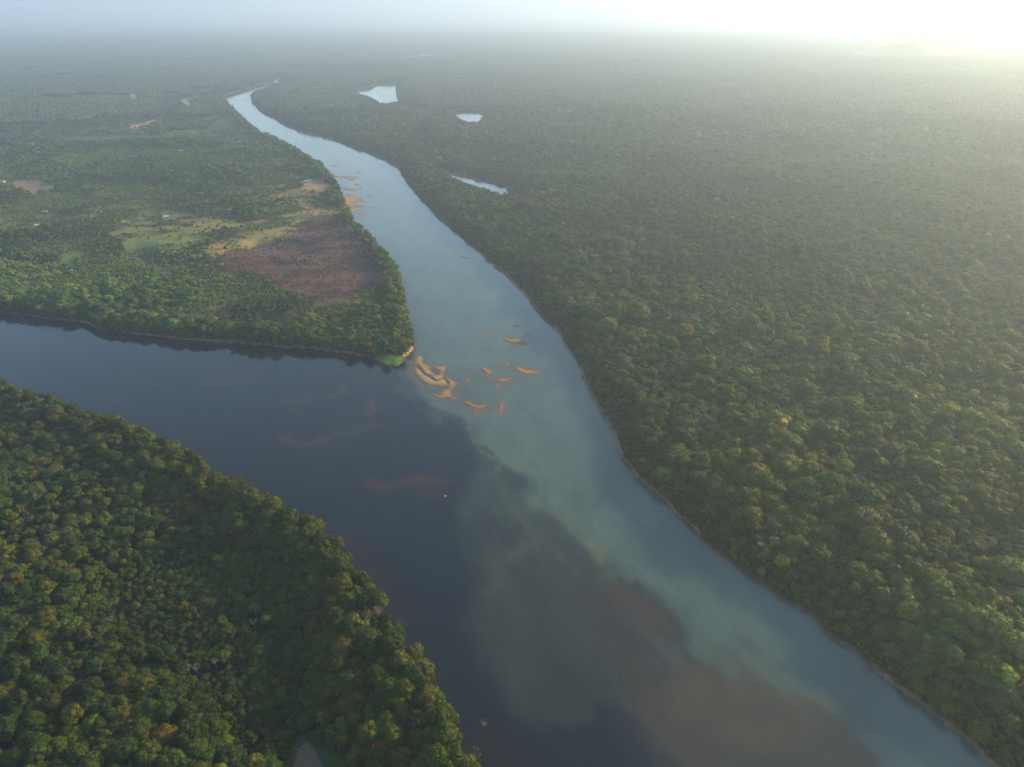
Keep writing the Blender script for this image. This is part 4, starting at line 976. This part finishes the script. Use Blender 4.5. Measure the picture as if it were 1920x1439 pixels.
# ------------------------------------------------------------------ huts
def hut(px_, py_, L, W, H, yaw, roofm, label, group=None, z=None):
    X, Y = P(px_, py_, 6); Pq = np.array([[X, Y]]); dq = shore(Pq); g = relief(Pq, dq, zone(Pq))[0]
    e = bpy.data.objects.new('hut', None); COL.objects.link(e); e.location = (X, Y, g-.2); e.rotation_euler = (0, 0, yaw); tag(e, label, 'hut', group)
    l, w_ = L/2, W/2; rh = H+W*.28
    V_ = [(-l, -w_, 0), (l, -w_, 0), (l, w_, 0), (-l, w_, 0), (-l, -w_, H), (l, -w_, H), (l, w_, H), (-l, w_, H), (-l, 0, rh), (l, 0, rh)]
    obj('walls', mesh_np('walls', V_, [(0, 1, 5, 4), (1, 2, 6, 9, 5), (2, 3, 7, 6), (3, 0, 4, 8, 7)], [M_WALL]), e)
    o_ = .5; t_ = .12; rv = []
    for dz in (0.03, t_+.03): rv += [(-l-o_, -w_-o_, H-o_*.56+dz), (l+o_, -w_-o_, H-o_*.56+dz), (l+o_, 0, rh+dz), (-l-o_, 0, rh+dz), (l+o_, w_+o_, H-o_*.56+dz), (-l-o_, w_+o_, H-o_*.56+dz)]
    obj('roof', mesh_np('roof', rv, [(0, 3, 2, 1), (3, 5, 4, 2), (6, 7, 8, 9), (9, 8, 10, 11), (0, 1, 7, 6), (1, 2, 8, 7), (2, 4, 10, 8), (4, 5, 11, 10), (5, 3, 9, 11), (3, 0, 6, 9)], [roofm]), e)
    def board(n_, x0, x1, z0, z1, m_):
        y_ = -w_-.03; v = [(x0, y_, z0), (x1, y_, z0), (x1, y_, z1), (x0, y_, z1), (x0, y_+.06, z0), (x1, y_+.06, z0), (x1, y_+.06, z1), (x0, y_+.06, z1)]
        obj(n_, mesh_np(n_, v, [(0, 1, 2, 3), (1, 5, 6, 2), (4, 0, 3, 7), (3, 2, 6, 7), (0, 4, 5, 1)], [m_]), e)
    board('door', -.5, .5, .1, 2.0, M_DOOR)
    for s in (-1, 1): board('window', s*l*.55-.5, s*l*.55+.5, 1.1, 2.0, M_DOOR)
HG = 'huts in the riverside clearing'
hut(568,342,9,6,2.6,.3,M_TIN2,'left hut of the three in the riverside clearing',HG)
hut(574,340,9,6,2.8,.1,M_TIN,'middle hut of the three in the riverside clearing, pale roof',HG)
hut(580,338,8,6,2.8,-.2,M_TIN,'right hut of the three in the riverside clearing, nearest the bare yard',HG)
hut(311,406,11,7,3,.5,M_TIN,'bluish white roofed hut at the top edge of the green field')
hut(457,407,9,6,2.8,.9,M_TIN2,'grey roofed hut among trees above the tan strip')
hut(83,396,10,7,2.8,.2,M_TIN2,'grey hut in a grassy gap on the far left')
hut(69,421,9,6,2.8,.7,M_TIN,'pale hut half hidden in trees below the grassy gap on the far left')
hut(3,340,14,8,3.2,.0,M_TIN,'white roofed shed at the left edge next to the bare patch')
hut(340,285,10,6,2.8,.4,M_TIN,'small pale roofed hut deep in the trees of the peninsula')
hut(447,268,12,7,3,.9,M_TIN,'white roofed hut near the upstream bank of the peninsula')

# ------------------------------------------------------------------ smoke
def smoke(px_, py_, label, dx, L, seed):
    X, Y = P(px_, py_, 8); rng = np.random.default_rng(seed); iv, if_ = ICO[3]
    V_ = []
    for p in iv:
        q = p.copy(); hgt = (q[2]+1)/2; s = .35+hgt*.9
        nz = 1+.35*mnoise.fractal(Vector(p*2+Vector((seed, 0, 0))), 1, 2, 3)
        V_.append((q[0]*s*16*nz+dx*hgt*L, q[1]*s*16*nz+hgt*20, hgt*34+6))
    m, n, o = newmat('smoke'); pv = N(n, 'ShaderNodeVolumePrincipled'); pv.inputs['Color'].default_value = (.9, .93, 1, 1); pv.inputs['Density'].default_value = .011; pv.inputs['Anisotropy'].default_value = .3
    n.links.new(pv.outputs[0], o.inputs['Volume'])
    try: m.cycles.homogeneous_volume = True
    except Exception: pass
    o_ = obj('smoke', mesh_np('smoke', V_, if_, [m], smooth=True)); o_.location = (X, Y, 6); tag(o_, label, 'smoke', kind='stuff')
smoke(361,205,'thin white smoke rising beside the dirt track',-1,45,1)
smoke(256,192,'thin bluish smoke in the far left forest',-1,25,2)
